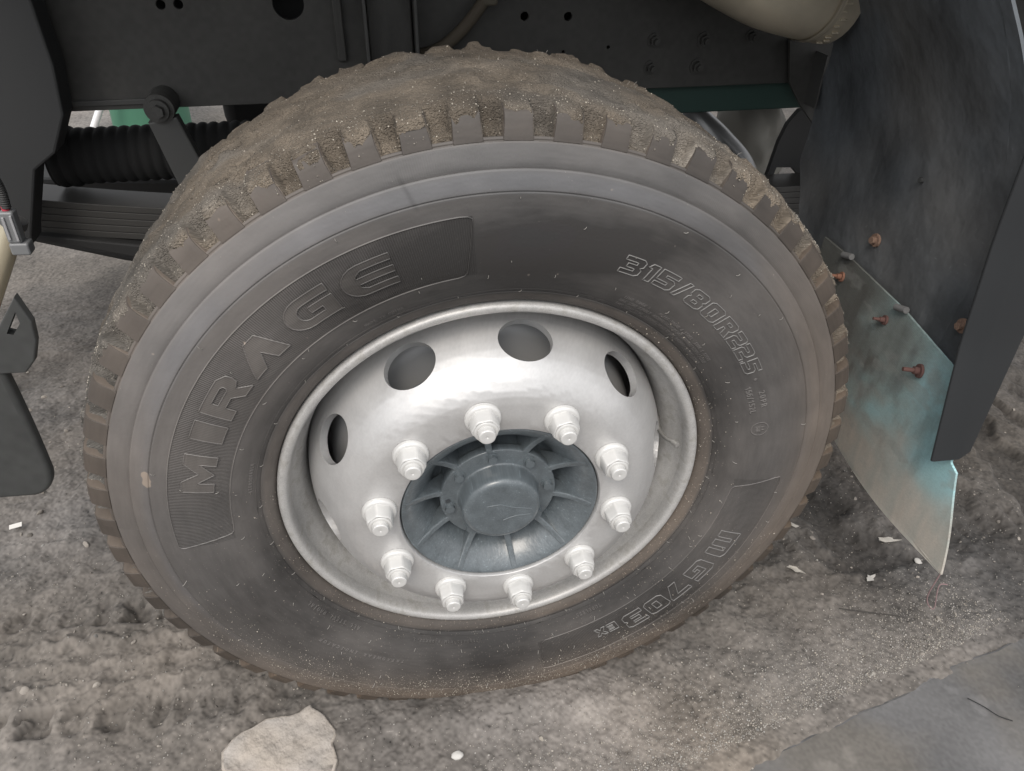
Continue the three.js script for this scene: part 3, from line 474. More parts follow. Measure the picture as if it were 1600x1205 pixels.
{
  for (let k = 0; k < 10; k++) {
    const g = plate([[.074, .100], [.104, .128], [.122, .148], [.1335, .1610], [.1315, .1638], [.122, .1575], [.105, .1480], [.090, .1425], [.078, .1405]], .0058, .0016);
    g.translate(0, 0, -.0029).rotateX(Math.PI / 2); { const p = g.attributes.position; } // x radial, z along the axle
    g.rotateZ((101.38 + 36 * k) * RAD).translate(0, HC, 0); part('rib', g, slate, hub);
  }
  const cap = part('hub_cap', faceUV(rev([[.077, .124], [.0812, .1265], [.0826, .130], [.0828, .1375], [.0822, .1408], [.0805, .1422], [.0600, .1425], ...smoothProfile([[.0585, .1428], [.0568, .1450], [.0560, .152], [.0550, .1660], [.0530, .1715], [.0490, .1745], [.0440, .1752]], 20), [.043, .1750], [.02, .1753], [.0005, .1754]], 140)), slateSmooth, wheel, 'round slate grey hub cap with a raised centre');
  const bolt = new THREE.CylinderGeometry(.0068, .0072, .0058, 6).rotateX(Math.PI / 2), bw = new THREE.CylinderGeometry(.0088, .0088, .0014, 24).rotateX(Math.PI / 2);
  const bg = mergeGeometries([bolt.translate(0, 0, .0043), bw.translate(0, 0, .0007)]);
  for (let k = 0; k < 8; k++) { const a = (144 - 44.5 * k) * RAD; part('cap_bolt', bg.clone().rotateZ(k).translate(.0705 * Math.cos(a), HC + .0705 * Math.sin(a), .1424), slateSmooth, cap); }
  part('plug_screw', new THREE.CylinderGeometry(.0035, .0035, .002, 16).rotateX(Math.PI / 2).translate(-.0715, HC - .004, .143), std([.05, .055, .06], .4), cap);
  part('moulded_line', tube([[-.022, HC + .010, .1752], [-.004, HC + .012, .1755], [.012, HC + .006, .1755], [.042, HC - .001, .1750]], .0007, 20, 6), slateSmooth, cap);
  part('moulded_line', tube([[.040, HC - .011, .1751], [.018, HC - .012, .1754], [.002, HC - .018, .1755]], .0006, 16, 6), slateSmooth, cap);
}
{ // brake drum behind the disc, seen through the hand holes, and the valve stem
  part('brake_drum', rev([[.0, .05], [.205, .05], [.222, .046], [.228, .030], [.230, .0], [.238, -.04], [.256, -.06], [.258, -.12], [.0, -.125]], 96), std([.46, .46, .46], .55, .2), wheel);
  const a = 11 * RAD, p = (R, z) => [R * Math.cos(a), HC + R * Math.sin(a), z];
  const vs = part('valve_stem', tube([p(.262, .06), p(.256, .085), p(.258, .105), p(.266, .118)], .0032, 16, 10), std([.35, .34, .32], .4, .6), wheel);
  part('valve_cap', cyl(p(.2655, .1175), p(.2695, .1265), .0042, .0040, 14), std([.4, .39, .37], .4, .5), vs);
}

// ------------------------------------------------------------------ the truck above and behind
const darkTex = dtex(512, (u, v) => { const f = fbm(u * 6, v * 6, 5, 6), g = n2(u * 120, v * 120, 120); const b = 0.052 + 0.03 * (f - 0.5) + 0.012 * (g - 0.5); return [L2S(b * 1.02), L2S(b), L2S(b * 0.93)]; }, true);
const frameMat = new THREE.MeshStandardMaterial({ map: darkTex, roughness: 0.62, metalness: 0.1 });
const blackMat = std([.022, .022, .022], .65), greyMat = std([.06, .06, .058], .6), greenMat = std([.02, .05, .042], .6);
const TILT = 0.047, FY = 0.838;
const frame = thing('truck_chassis', 'dark grey truck chassis rail with leaf spring and shackle above and behind the wheel', 'truck chassis', [0, 0, 0]);
const T4 = new THREE.Matrix4().makeRotationZ(TILT).setPosition(0, FY, 0);   // the rail rises a little to the right
const ch = (name, g, m, label, parent = frame) => part(name, g.applyMatrix4(T4), m, parent, label);
{
  const holes = [[-.259, .164, .027], [-.466, .166, .0085], [-.438, .166, .0085], [.156, .135, .0085], [.238, .133, .0085], [.232, .072, .004], [.32, .078, .004]];
  ch('frame_rail', plate([[-1.6, 0], [2.4, 0], [2.4, .32], [-1.6, .32]], .008, .001, holes).translate(0, 0, -.588), frameMat);
  ch('frame_flange', box(.4, .004, -.62, 4, .009, .075, .003), frameMat); ch('frame_flange', box(-.58, .012, -.578, .16, .010, .006, .002), greyMat);
  ch('frame_rail', box(.4, .16, -.70, 4, .32, .01, .002), blackMat, 'inner face of the rail');
  ch('cross_bracket', box(-.09, .17, -.565, .078, .33, .03, .004), frameMat); ch('bracket_flange', box(-.132, .17, -.545, .006, .33, .06, .002), greyMat); ch('bracket_flange', box(-.046, .17, -.545, .006, .33, .06, .002), greyMat);
  ch('stiffener_strip', box(-.178, .2, -.572, .016, .26, .012, .003), frameMat);
  const bolt = (x, y, r = .011, z = -.578) => mergeGeometries([new THREE.CylinderGeometry(r, r, .010, 6).rotateX(Math.PI / 2).translate(x, y, z + .006), new THREE.CylinderGeometry(r * 1.35, r * 1.35, .003, 20).rotateX(Math.PI / 2).translate(x, y, z), new THREE.CylinderGeometry(r * .55, r * .55, .010, 14).rotateX(Math.PI / 2).translate(x, y, z + .014)]);
  for (const [x, y, r] of [[.512, .086, .011], [.41, .088, .010], [.409, .039, .010], [.505, .038, .011], [.61, .09, .010]]) ch('frame_bolt', bolt(x, y, r), frameMat);
  ch('brake_hose', tube([[.10, .20, -.55], [.062, .150, -.545], [.03, .115, -.55], [-.005, .088, -.56], [-.04, .075, -.575]], .011, 24, 10), std([.075, .062, .045], .8), 'brown dusty hose in front of the rail');
  ch('hose_clip', box(.085, .175, -.55, .03, .03, .03, .006), std([.09, .08, .06], .8));
  // shackle
  ch('shackle_pin', mergeGeometries([cyl([-.497, .013, -.58], [-.497, .013, -.520], .025), cyl([-.497, .013, -.520], [-.497, .013, -.510], .018), cyl([-.497, .013, -.510], [-.497, .013, -.500], .0115, .011, 6)].map((g) => g.toNonIndexed())), frameMat);
  ch('shackle_arm', plate([[-.518, -.012], [-.474, -.005], [-.430, -.16], [-.395, -.30], [-.45, -.31], [-.485, -.17]], .02, .003).translate(0, 0, -.545), greyMat);
  // hanger at the left: world coordinates turned into the rail's frame
  const un = ([x, y]) => { const c = Math.cos(TILT), s = Math.sin(TILT), yy = y - FY; return [x * c + yy * s, -x * s + yy * c]; };
  ch('spring_hanger', plate([[-.95, 1.25], [-.66, 1.25], [-.645, .95], [-.642, .90], [-.648, .823], [-.678, .761], [-.718, .731], [-.755, .62], [-.762, .594], [-.787, .595], [-.775, .69], [-.80, .75], [-.90, .80]].map(un), .05, .004).translate(0, 0, -.555), std([.028, .029, .03], .7));
  // leaf pack
  for (let k = 0; k < 5; k++) {
    const P = [], x0 = -1.0 + k * .01, x1 = 1.0 - k * .01, n = 40, top = (x) => -.225 + (x < 0 ? .110 : -.005) * x * x - k * .0140, s = new THREE.Shape();
    for (let i = 0; i <= n; i++) { const x = mix(x0, x1, i / n); i ? s.lineTo(x, top(x)) : s.moveTo(x, top(x)); } for (let i = n; i >= 0; i--) { const x = mix(x0, x1, i / n); s.lineTo(x, top(x) - .0108); }
    ch('spring_leaf', new THREE.ExtrudeGeometry(s, { depth: .076, bevelEnabled: true, bevelSize: .0012, bevelThickness: .0012, bevelSegments: 2 }).translate(0, 0, -.66), std([.05, .048, .045], .5));
  }
  ch('spring_beam', plate([[-.82, -.225], [-.765, -.236], [-.60, -.285], [-.44, -.325], [-.30, -.34], [.3, -.34], [.3, -.30], [-.45, -.288], [-.6, -.262], [-.82, -.218]], .07, .004).translate(0, 0, -.64), std([.022, .022, .022], .7));
  part('added_dark_plate', plate([[-1.3, .50], [-.936, .43], [-.733, .37], [-.4, .30], [-.28, .3], [-.28, .55], [-1.3, .565]], .2, .01).translate(0, 0, -1.1), blackMat, frame);  // dark plate added to block bright gaps behind the hose and leaves
  // corrugated rubber hose
  const prof = []; for (let i = 0; i <= 150; i++) { const t = i / 150, x = -.74 + .42 * t; prof.push(new THREE.Vector2(.047 + .0055 * Math.pow(Math.abs(Math.sin(x / .0205 * Math.PI)), .6) + (x < -.70 ? .004 : 0), x)); }
  ch('corrugated_hose', new THREE.LatheGeometry(prof, 40).rotateZ(-Math.PI / 2).translate(0, -.105, -.655), std([.012, .012, .012], .9), 'black corrugated rubber hose');
  // right end
  ch('cross_member', box(.56, -.032, -.66, .44, .058, .11, .004), greenMat, 'dark green cross member');
  ch('cross_member', box(.1, .06, -1.2, .08, .14, 1.2, .004), blackMat);
  ch('pipe_bracket', plate([[.68, .085], [.79, .10], [.80, -.06], [.77, -.075], [.735, -.04], [.70, .005]], .006, .001).translate(0, 0, -.56), frameMat); ch('bracket_flange', box(.742, .015, -.535, .004, .10, .05, .001), greyMat);
  const LINK = [[.92, -.06], [.80, -.083], [.779, -.112], [.767, -.152], [.754, -.244], [.767, -.245], [.774, -.21], [.813, -.212], [.845, -.242], [.92, -.245]];
  ch('link_plate', plate(LINK, .012, .001).translate(0, 0, -.672), std([.022, .022, .022], .6));
  ch('steering_pipe', tube([[.44, .02, -.84], [.52, -.06, -.82], [.605, -.145, -.80], [.68, -.205, -.80], [.75, -.275, -.80], [.79, -.38, -.80]], .05, 30, 20), std([.22, .22, .22], .28, .75), 'grey steel pipe curving down beside the tyre');
  const gb = mergeVertices((() => { const q = new THREE.IcosahedronGeometry(.16, 7); q.deleteAttribute('normal'); q.deleteAttribute('uv'); return q; })()); { const p = gb.attributes.position; for (let i = 0; i < p.count; i++) { const x = p.getX(i), y = p.getY(i), z = p.getZ(i), k = 1 + .5 * (fbm(x * 14 + 20, y * 14 + z * 9 + 20, 3) - .5); p.setXYZ(i, x * k * .75, y * k * 1.1, z * k); } gb.computeVertexNormals(); }
  ch('gear_housing', gb.scale(.8, .75, .9).translate(.93, -.29, -1.1), std([.30, .29, .26], .7, .2), 'pale cast housing under the chassis');
  ch('engine_sump', box(0, -.02, -1.0, .9, .22, .34, .03), blackMat); ch('axle_beam', box(0, -.40, -1.0, .13, .10, 1.72, .02), blackMat);
}
{ // unseen cab floor and wing, added to shade the underbody
  const cab = thing('unseen_cab_body', 'unseen underside of the truck cab, added to shade the chassis and wheel', 'truck cab', [0, 1.3, -1]);
  part('floor', box(1.0, .03, -0.10, 3.6, .06, 2.2, .01), std([.05, .05, .05], .8), cab);
  part('side_skirt', box(1.0, .35, 1.02, 3.6, .7, .04, .01), std([.30, .32, .32], .5), cab);
}
{ // wheel on the far side
  const w = thing('wheel_assembly', 'dark truck wheel on the far side of the chassis', 'truck wheel', [0, 0, -2.02]);
  const t = part('tyre', rev([[.285, .1], [.35, .15], [.42, .158], [.50, .142], [.53, .13], [.535, 0], [.53, -.13], [.5, -.142], [.42, -.158], [.3, -.12]].reverse(), 64), std([.04, .038, .036], .8), w);
  part('rim', rev([[.0, .0], [.2, .02], [.26, .08], [.3, .12], [.3, -.12], [.2, -.1], [0, -.1]].reverse(), 48), std([.4, .4, .4], .5, .3), w);
}
{ // exhaust pipe, upper right
  const ex = thing('exhaust_pipe', 'tan-silver steel exhaust pipe ending behind the black mudguard', 'exhaust pipe', [.5, 1.0, -.4]);
  const m = new THREE.MeshStandardMaterial({ map: dtex(256, (u, v) => { const f = fbm(u * 8, v * 8, 5, 8); const b = .55 + .35 * (f - .5); return [L2S(b * 1.06), L2S(b * .95), L2S(b * .75)]; }, true), roughness: 0.38, metalness: 0.5 });
  part('pipe', tube([[-.30, .22, .02], [-.12, .135, .01], [.02, .078, 0], [.09, .062, -.01], [.160, .050, -.025]], .074, 40, 36), m, ex);
  const band = tube([[.108, .0590, -.0125], [.120, .0568, -.0150]], .0765, 2, 36); part('clamp_band', band, m, ex);
  const r = rng(3), bits = []; for (let i = 0; i < 9; i++) { const a = (-70 + 90 * (i / 9)) * RAD; bits.push(box(.138 + .005 * (i % 2), .054 + .0742 * Math.sin(a), -.018 + .0735 * Math.cos(a), .012, .003, .004, .001)); } part('weld_bead', mergeGeometries(bits), m, ex);
}

// ------------------------------------------------------------------ mudguard, flap
const gx = (y, z) => .765 + .008 * (fbm(z * 4 + 20, y * 4 + 20, 3) - .5) * 2 + .004 * (fbm(z * 16 + 7, y * 9 + 8, 3) - .5) * 2 - 1.05 * Math.pow(Math.max(0, y - .74), 2);
function sheet(xf, ny, nz, bound, thick, name, mat, parent, uvk = 1) {     // bent sheet facing -x; bound(v) -> [y, zLeft, zRight]
  const P = [], U = [], I = [], n = nz + 1, N = (ny + 1) * n;
  for (const d of [0, thick]) for (let j = 0; j <= ny; j++) for (let i = 0; i <= nz; i++) { const [y, z] = bound(i / nz, j / ny); P.push(xf(y, z) + d, y, z); U.push(z * uvk, y * uvk); }
  for (let j = 0; j < ny; j++) for (let i = 0; i < nz; i++) { const a = j * n + i, b = a + n; I.push(a, a + 1, b, b, a + 1, b + 1); I.push(N + a, N + b, N + a + 1, N + b, N + b + 1, N + a + 1); }
  const rim = []; for (let i = 0; i <= nz; i++) rim.push(i); for (let j = 1; j <= ny; j++) rim.push(j * n + nz); for (let i = nz - 1; i >= 0; i--) rim.push(ny * n + i); for (let j = ny - 1; j >= 1; j--) rim.push(j * n);
  for (let k = 0; k < rim.length; k++) { const a = rim[k], b = rim[(k + 1) % rim.length]; I.push(a, a + N, b, b, a + N, b + N); }
  return part(name, toCreasedNormals(buf(P, I, U), 0.7), mat, parent);
}
const rust = new THREE.MeshStandardMaterial({ roughness: .9, map: dtex(128, (u, v) => { const f = fbm(u * 10, v * 10, 4, 10); return [L2S(.20 + .14 * f), L2S(.10 + .07 * f), L2S(.07 + .04 * f)]; }, true) });
const rustPale = new THREE.MeshStandardMaterial({ roughness: .9, map: dtex(128, (u, v) => { const f = fbm(u * 8, v * 8, 4, 8); return [L2S(.16 + .2 * f), L2S(.10 + .14 * f), L2S(.07 + .11 * f)]; }, true) });
function rustyBolt(parent, x, y, z, r, len, mat, dir = [-1, 0, 0]) {
  const D = new THREE.Vector3(...dir).normalize(), e = (t) => [x + D.x * t, y + D.y * t, z + D.z * t];
  const b = part('bolt', cyl(e(0), e(len), r * .34, r * .3, 14), mat, parent), w = part('washer', cyl(e(.0), e(.004), r, r * .96, 28), mat, b); part('nut', cyl(e(.004), e(.012), r * .58, r * .56, 6), mat, b);
}
{
  const gm = new THREE.MeshStandardMaterial({ roughness: 0.66, map: dtex(1024, (u, v) => {
    const st = fbm(u * 9, v * 5, 5, 5), f = fbm(u * 7, v * 7, 5, 7), g = n2(u * 200, v * 200, 200), sc = fbm(u * 34, v * 9 + 3, 3, 9);
    let dust = .40 + 1.1 * (f - .5) + .22 * (st - .5) + .1 * (g - .5); if (sc > .76) dust += .12; if (g > .97 && f > .5) dust += .5;
    const b = mix(.065, .22, clamp(dust)); const br = .5 * clamp((fbm(u * 4 + 3, v * 4, 3, 4) - .40) * 3); return [L2S(b * mix(.90, 1.08, br)), L2S(b * 1.0), L2S(b * mix(1.10, .9, br))]; }, true),
    bumpMap: dtex(512, (u, v) => { const b = .7 * fbm(u * 12, v * 12, 5, 12) + .3 * fbm(u * 50, v * 34, 3, 34); return [b, b, b]; }), bumpScale: .006 });
  const mg = thing('mudguard', 'large black plastic mudguard behind the tyre, dusty and scratched', 'mudguard', [0, 0, 0]);
  const left = (y) => y > .86 ? mix(-.53, -.425, clamp((y - .86) / .19)) : mix(-.45, -.545, clamp((y - .52) / .2)) + .012 * step(.72, .86, y), right = (y) => y < .663 ? mix(.145, .098, (y - .478) / .185) : y < .826 ? mix(.098, .071, (y - .663) / .163) : mix(.071, .060, (y - .826) / .105);
  sheet(gx, 90, 90, (u, v) => { const y = mix(.49, 1.22, v); return [y, mix(left(y), right(y) - .020, u)]; }, .006, 'panel', gm, mg, 1.1);
  // lip: the outer edge of the guard, bent backwards
  const sec = [[.700, -.003], [.701, -.001], [.704, 0], [.750, 0], [.782, -.015], [.779, -.019], [.750, -.006], [.704, -.006], [.701, -.005]];   // dx, dz
  const P = [], I = [], n = sec.length, K2 = 24; for (let j = 0; j <= K2; j++) { const y = mix(.478, 1.22, j / K2); for (const [px, dz] of sec) P.push(px > .77 ? px + .25 * Math.min(.3, y - .478) : px, y, right(y) + dz - (px > .77 ? .03 * Math.min(.3, y - .478) : 0)); }
  for (let j = 0; j < K2; j++) for (let i = 0; i < n; i++) { const a = j * n + i, b = j * n + (i + 1) % n, c = a + n, d = b + n; I.push(a, c, b, b, c, d); }
  for (const j of [0, K2]) for (let i = 1; i < n - 1; i++) j ? I.push(j * n, j * n + i, j * n + i + 1) : I.push(0, i + 1, i);
  part('lip', toCreasedNormals(buf(P, I), .5), std([.014, .0155, .017], .5), mg, 'smooth black outer lip of the mudguard');
  rustyBolt(mg, gx(.683, -.23), .683, -.23, .0125, .008, rustPale); rustyBolt(mg, gx(.654, .025), .654, .025, .0125, .008, rustPale); rustyBolt(mg, gx(.79, -.05), .82, -.17, .009, .01, std([.07, .072, .072], .7));
}
{
  const fm = new THREE.MeshStandardMaterial({ roughness: .8, metalness: 0, map: dtex(1024, (u, v) => {                      // u: 0 at the inner edge .. 1 outer, v: 0 bottom .. 1 top
    const f = fbm(u * 6, v * 6 + 3, 5, 6), f2 = fbm(u * 16, v * 5, 4, 5), g = n2(u * 240, v * 240, 240), s = fbm(u * 26, v * 3, 4, 3);
    const cyan = step(.34, .85, u + .6 * (f - .5)) * step(.18, .45, v) , dirt = step(.50, .78, f2) * .35 + .95 * step(.66, .22, u + .35 * (f - .5)) * step(.05, .3, v), tan = step(.55, .1, v + .45 * (f - .5) + .25 * (u - .6));  // dirt: grey blotches, plus a plain darkening towards the inner edge
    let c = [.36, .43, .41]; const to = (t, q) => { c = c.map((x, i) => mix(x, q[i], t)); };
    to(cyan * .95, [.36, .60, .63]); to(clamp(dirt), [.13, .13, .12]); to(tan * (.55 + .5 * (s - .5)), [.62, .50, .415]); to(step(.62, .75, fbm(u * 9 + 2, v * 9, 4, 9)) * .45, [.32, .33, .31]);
    const k = 1 + .14 * (g - .5) + .25 * (s - .5); return c.map((x) => L2S(x * k)); }, true),
    bumpMap: dtex(512, (u, v) => { const b = .5 + .5 * Math.sin(v * Math.PI * 2 * 150); return [b, b, b]; }), bumpScale: .0016 });
  const right2 = (y) => mix(.145, .098, clamp((y - .478) / .185));
  const fl = thing('mud_flap', 'faded blue-grey mud flap with rusty bolts hanging below the black mudguard', 'mud flap', [0, 0, 0]);
  const fx = (y, z) => .748 + .05 * Math.pow(clamp((.55 - y) / .3), 2) * clamp((.2 - z) * 2) * .6 - .012 * Math.sin((z + .3) * 7) * step(.62, .4, y);
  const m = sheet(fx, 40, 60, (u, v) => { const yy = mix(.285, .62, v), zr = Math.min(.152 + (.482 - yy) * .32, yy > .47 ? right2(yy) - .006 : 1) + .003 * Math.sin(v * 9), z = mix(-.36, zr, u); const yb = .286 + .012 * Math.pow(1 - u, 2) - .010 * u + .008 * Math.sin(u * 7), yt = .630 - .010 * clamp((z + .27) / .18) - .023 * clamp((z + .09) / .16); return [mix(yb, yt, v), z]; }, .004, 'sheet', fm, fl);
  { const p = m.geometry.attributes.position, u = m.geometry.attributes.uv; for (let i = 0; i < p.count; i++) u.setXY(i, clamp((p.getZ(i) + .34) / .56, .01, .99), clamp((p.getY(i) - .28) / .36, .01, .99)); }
  const pink = new THREE.MeshStandardMaterial({ roughness: .9, color: new THREE.Color().setRGB(.15, .08, .07) });
  rustyBolt(fl, fx(.581, -.116), .581, -.116, .009, .024, pink, [-1, .1, -.2]); rustyBolt(fl, fx(.553, .004), .553, .004, .0125, .03, pink, [-1, .05, -.25]); rustyBolt(fl, fx(.589, -.27), .588, -.268, .010, .026, rust, [-1, .1, -.2]);
  for (const [y, z] of [[.634, -.268], [.622, -.088]]) part('pin', cyl([fx(y, z) - .006, y - .004, z - .012], [fx(y, z) - .006, y + .004, z + .014], .006, .006, 14), std([.20, .20, .20], .6), fl);
  part('hem_string', tube([[fx(.285, .215) , .282, .214], [fx(.28, .226) + .02, .20, .20], [.86, .10, .16], [.98, .03, .06], [1.0, .022, .058]], .0012, 30, 5), std([.3, .2, .2], .9), fl);
}

// ------------------------------------------------------------------ left: step bracket, sensor cable
{
  const sp = thing('step_bracket', 'dark slotted steel bracket above a curved plastic step panel, left of the tyre', 'step', [-.6, .55, .1]);
  const bm = new THREE.MeshStandardMaterial({ map: darkTex, color: new THREE.Color().setRGB(.95, 1.0, 1.05), roughness: .5 });
  const s = new THREE.Shape([[-.03, .20], [.040, .222], [.0715, .267], [.078, .238], [.0755, .214], [.067, .190], [.055, .176], [-.03, .176]].map(([x, y]) => new THREE.Vector2(x, y)));
  const h = new THREE.Path([[.052, .226], [.068, .252], [.0685, .238], [.058, .224]].map(([x, y]) => new THREE.Vector2(x, y))); s.holes.push(h);
  part('bracket', new THREE.ExtrudeGeometry(s, { depth: .008, bevelEnabled: true, bevelSize: .002, bevelThickness: .002, bevelSegments: 3 }).translate(0, 0, .012), bm, sp, 'pointed steel bracket with a slot');
  const c = new THREE.Shape(); c.moveTo(-.30, .185); c.lineTo(.030, .183); c.quadraticCurveTo(.036, .10, .036, .02); c.quadraticCurveTo(.034, -.006, .014, -.010); c.lineTo(-.30, -.008); c.closePath();
  part('panel', new THREE.ExtrudeGeometry(c, { depth: .006, bevelEnabled: true, bevelSize: .006, bevelThickness: .006, bevelSegments: 5, curveSegments: 16 }).translate(-.004, .002, .008), bm, sp, 'dark curved plastic panel');
}
{
  const p = thing('sensor_plug', 'grey cable connector with corrugated lead hanging at the left edge', 'connector', [-.735, .66, -.4]);
  const gm = std([.20, .205, .21], .4);
  const b = part('plug', mergeGeometries([box(-.001, .012, 0, .022, .055, .022, .004), box(.003, -.026, 0, .030, .022, .026, .004)]), gm, p);
  part('rib', mergeGeometries([box(-.006, .012, .012, .004, .04, .004, .001), box(.006, .012, .012, .004, .045, .004, .001)]), std([.35, .35, .36], .4), b); part('seal', cyl([-.002, .040, 0], [-.002, .046, 0], .006), std([.5, .05, .08], .6), b);
  const pts = [[0, .045, 0], [.001, .075, 0], [-.002, .10, .005], [-.02, .14, .01]], rings = [], cv = new THREE.CatmullRomCurve3(pts.map((q) => new THREE.Vector3(...q)));
  for (let i = 0; i <= 26; i++) { const q = cv.getPointAt(i / 26), t = cv.getTangentAt(i / 26); rings.push(new THREE.TorusGeometry(.0055, .0022, 6, 14).applyQuaternion(new THREE.Quaternion().setFromUnitVectors(new THREE.Vector3(0, 0, 1), t)).translate(q.x, q.y, q.z)); }
  part('corrugated_lead', mergeGeometries([...rings, tube(pts, .005, 20, 8)]), std([.04, .04, .04], .6), p);
  const d = thing('steel_rod', 'pale brass-coloured steel rod slanting under the connector at the left edge', 'rod', [-.77, .6, -.42]);
  part('rod', cyl([-.10, -.16, .01], [.022, .06, -.01], .019, .019, 28), std([.62, .56, .42], .3, .6), d);
  part('rod_end', cyl([.022, .06, -.01], [.028, .071, -.011], .021, .020, 28), std([.1, .1, .1], .5, .3), d);
}
{ // beyond the truck
  const b = thing('green_drum', 'green steel drum standing on the ground beyond the truck', 'drum', [-1.12, 0, -3.0]);
  part('body', new THREE.LatheGeometry([[0, 0], [.17, 0], [.175, .02], [.172, .2], [.178, .21], [.172, .22], [.172, .5], [.175, .52], [0, .52]].map(([x, y]) => new THREE.Vector2(x, y)), 40), std([.07, .20, .13], .5), b);
  part('lid', new THREE.LatheGeometry([[0, .53], [.15, .53], [.165, .525], [.165, .515]].map(([x, y]) => new THREE.Vector2(x, y)), 40), std([.07, .2, .13], .5), b);
  const r = thing('white_pole', 'shiny white metal pole leaning on the ground beyond the truck', 'pole', [-1.35, 0, -2.75]);
  part('pole', cyl([.0, 0.03, 0], [.30, .6, -.1], .016, .014, 20), std([.85, .85, .85], .25, .2), r); part('foot', cyl([-.008, .0, 0], [.03, .08, -.012], .026, .022, 20), std([.8, .8, .8], .3, .1), r);
}

// ------------------------------------------------------------------ loose things on the ground
function rock(seed, sx, sy, sz, detail = 3) {
  const g = mergeVertices(new THREE.IcosahedronGeometry(1, detail)); g.deleteAttribute('uv'); const p = g.attributes.position, o = seed * 7.3;
  for (let i = 0; i < p.count; i++) { const x = p.getX(i), y = p.getY(i), z = p.getZ(i), k = .72 + .6 * fbm(x * 1.6 + o + 20, y * 1.6 + z * 1.3 + o + 20, 4); p.setXYZ(i, x * k * sx, y * k * sy, z * k * sz); }
  g.computeVertexNormals(); return g;
}
{ // pale flat slab of stone in the foreground
  const pts = [[-.425, .178], [-.412, .168], [-.395, .162], [-.375, .150], [-.352, .1485], [-.336, .150], [-.320, .146], [-.3105, .1385], [-.3055, .136], [-.302, .1405], [-.292, .148], [-.284, .1555], [-.275, .170], [-.2655, .184], [-.264, .193], [-.270, .204], [-.267, .216], [-.262, .235], [-.27, .262], [-.31, .29], [-.36, .285], [-.41, .262], [-.435, .22], [-.438, .195]];
  const s = new THREE.Shape(pts.map(([x, z]) => new THREE.Vector2(x + .345, -(z - .2))));
  let g = new THREE.ExtrudeGeometry(s, { depth: .012, bevelEnabled: true, bevelSize: .004, bevelThickness: .003, bevelSegments: 3 }); g.rotateX(-Math.PI / 2).translate(0, -.007, 0);
  const tex = dtex(512, (u, v) => { const f = fbm(u * 9, v * 9, 5, 9), g2 = n2(u * 140, v * 140, 140); const b = .315 + .16 * (f - .5) + .05 * (g2 - .5), w = fbm(u * 4 + 3, v * 4, 3, 4); return [L2S(b * (1.04 + .08 * w)), L2S(b * .97), L2S(b * (.91 - .10 * w))]; }, true); tex.repeat.set(5, 5);
  const bt = dtex(256, (u, v) => { const b = fbm(u * 7, v * 7, 6, 7); return [b, b, b]; }); bt.repeat.set(5, 5);
  single('flat_stone', g, new THREE.MeshStandardMaterial({ map: tex, bumpMap: bt, bumpScale: .012, roughness: .92 }), 'flat pale grey stone slab in the dirt in front of the tyre', 'stone', [-.345, GY, .2]);
}
const stoneMat = (v, t = 0) => std([v * (1 + .06 * t), v * .97, v * (.92 - .1 * t)], .9);
const drop = (name, g, mat, label, cat, x, z, lift = 0, group) => single(name, g, mat, label, cat, [x, ground(x, z) + lift, z], group);
drop('white_pebble', rock(3, .0105, .005, .007, 2), stoneMat(.5), 'small white pebble in the sand in front of the tyre, right of the flat stone', 'pebble', -.065, .256, .003);
drop('white_chip', rock(5, .008, .004, .010, 1), stoneMat(.5), 'bright white stone chip on the dirt beside the tip of the mud flap', 'stone chip', .992, -.022, .004);
drop('paper_scrap', box(0, 0, 0, .024, .0016, .011, .0005).rotateX(.2).rotateZ(.1).rotateY(.2), stoneMat(.65), 'torn white paper scrap on the dirt near the left edge', 'paper scrap', -.914, -.363, .012);
function leaf(L, W, seed) { const r = rng(seed * 17), s = new THREE.Shape(), n = 13; for (let i = 0; i < n; i++) { const a = i / n * 6.283, k = .55 + .6 * r() + (i === 0 ? .35 : 0), x = L / 2 * k * Math.cos(a), y = W / 2 * k * Math.sin(a); i ? s.lineTo(x, y) : s.moveTo(x, y); } const g = new THREE.ExtrudeGeometry(s, { depth: .0009, bevelEnabled: false }); g.rotateX(-Math.PI / 2); const p = g.attributes.position; for (let i = 0; i < p.count; i++) p.setY(i, p.getY(i) + .12 * W * Math.sin(p.getX(i) * 190 + seed) + 10 * p.getZ(i) * p.getZ(i)); g.computeVertexNormals(); return g; }
drop('dry_leaf', leaf(.05, .018, 1).rotateY(-.2), stoneMat(.42, .4), 'pale curled dry leaf on the dirt between tyre and mud flap tip', 'leaf', .956, -.085, .008, 'dry leaves on the dirt behind the tyre');
drop('dry_leaf', leaf(.036, .016, 2).rotateY(-.7), stoneMat(.38, .6), 'small dry leaf below the tyre edge, nearest the lettering on the right', 'leaf', .700, -.035, .008, 'dry leaves on the dirt behind the tyre');
drop('dry_leaf', leaf(.04, .014, 3).rotateY(-.6), stoneMat(.34, .4), 'narrow grey leaf by the tread at the right of the tyre', 'leaf', .754, -.160, .008, 'dry leaves on the dirt behind the tyre');
drop('dry_leaf', leaf(.03, .016, 4).rotateY(.4), stoneMat(.44, .2), 'broad pale leaf fragment on the dirt left of the flap tip', 'leaf', .86, .004, .007, 'dry leaves on the dirt behind the tyre');
drop('twig', tube([[-.06, .003, -.02], [-.02, .006, -.004], [.02, .004, .006], [.055, .003, .016]], .0013, 16, 6), std([.05, .045, .04], .9), 'thin dark twig on the sandy dirt right of the tyre', 'twig', .80, .095, .003, 'thin dark twigs');
single('twig', tube([[-.028, .001, -.034], [-.010, .003, -.012], [.004, .002, .006], [.024, .001, .018]], .0010, 16, 6), std([.03, .03, .03], .9), 'thin dark twig lying on the grey pavement at lower right', 'twig', [.89, .0145 + GY, .335], 'thin dark twigs');
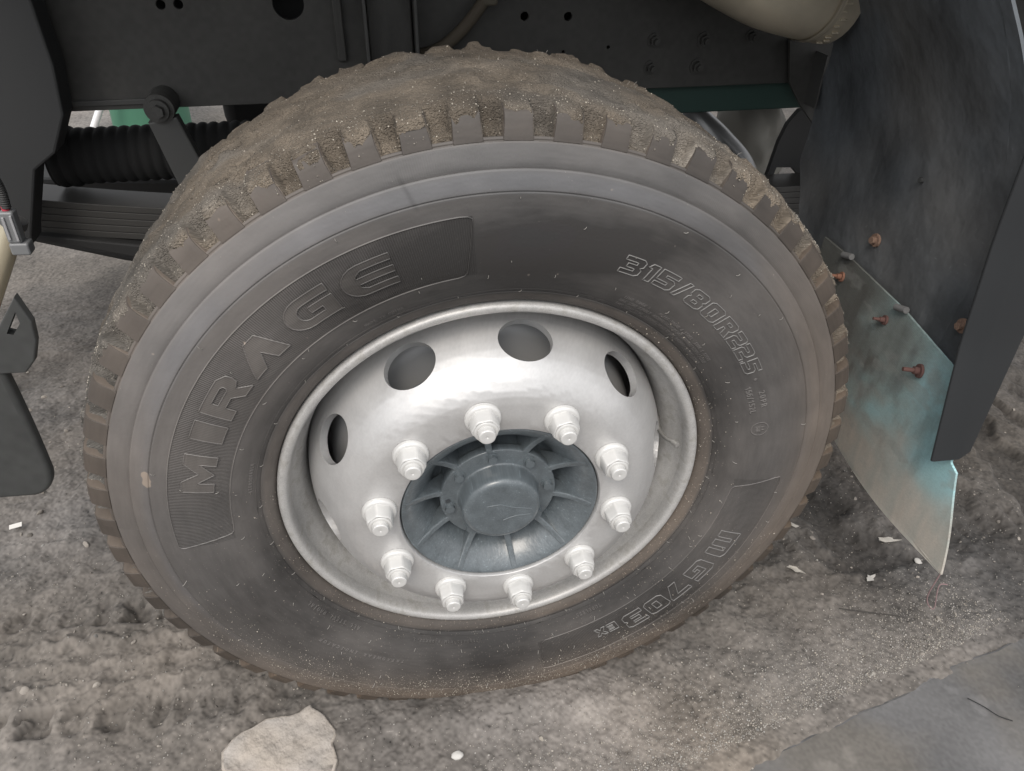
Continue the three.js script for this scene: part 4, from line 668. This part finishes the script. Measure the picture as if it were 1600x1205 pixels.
{ // pebbles and clods that nobody could count
  const r = rng(33), M = new THREE.Matrix4(), q = new THREE.Quaternion(), c = new THREE.Color();
  const scatter = (name, geo, n, size, pick, colour, label) => {
    const im = new THREE.InstancedMesh(geo, std([1, 1, 1], .92), n); im.name = name; im.castShadow = im.receiveShadow = true;
    for (let i = 0; i < n; i++) { let x, z; do { [x, z] = pick(); } while ((x > .2 && (x - .414) * .231 + (z - .351) * .973 > .015 && r() < .985) || (Math.abs(x) < .30 && Math.abs(z) < .15)); const s = size(); q.setFromEuler(new THREE.Euler(r() * 6, r() * 6, r() * 6)); const onP = x > .2 && (x - .414) * .231 + (z - .351) * .973 > .015; M.compose(new THREE.Vector3(x, (onP ? .012 + GY : ground(x, z)) + s * .1, z), q, new THREE.Vector3(s, s * (.55 + .4 * r()), s * (.7 + .5 * r()))); im.setMatrixAt(i, M); const v = colour(x, z); im.setColorAt(i, c.setRGB(...v)); }
    im.userData = { kind: 'stuff', label, category: name.replace('_', ' ') }; scene.add(im);
  };
  const near = () => [-.95 + 2.3 * r(), -.35 + .75 * r()], wide = () => [-1.4 + 3.4 * r(), -1.2 + 1.7 * r()];
  const tint = (a, b) => () => { const v = a + (b - a) * r(), w = r(); return [v * (1 + .08 * w), v * .97, v * (.92 - .1 * w)]; };
  scatter('coarse_sand', new THREE.IcosahedronGeometry(1, 0), 10000, () => .0005 + .0013 * Math.pow(r(), 4), near, tint(.14, .34), 'fine pale grit scattered over the brown earth around the tyre');
  scatter('sand_drift', new THREE.IcosahedronGeometry(1, 0), 14000, () => .0005 + .0014 * Math.pow(r(), 4), () => { const t = r(); return [-.05 + 1.1 * t + .06 * (r() - .5), .42 - .26 * t - .22 * r() * r()]; }, tint(.18, .42), 'light sandy grit along the edge of the grey pavement');
  scatter('gravel', toCreasedNormals(rock(2, 1, .8, 1, 1), .4), 600, () => .0014 + .0034 * Math.pow(r(), 4), wide, tint(.12, .36), 'small grey and tan pebbles strewn on the earth');
  scatter('soil_clod', toCreasedNormals(rock(9, 1, .6, 1, 2), .5), 420, () => .002 + .006 * Math.pow(r(), 4), () => { const k = r(); return k < .6 ? [-1.2 + .8 * r(), -.9 + 1.1 * r()] : [.5 + 1.2 * r(), -.8 + 1.0 * r()]; }, () => { const v = .12 + .2 * r(); return [v * 1.06, v * .96, v * .85]; }, 'crumbly brown soil clods in the old tyre tracks');
}

renderer.render(scene, camera);
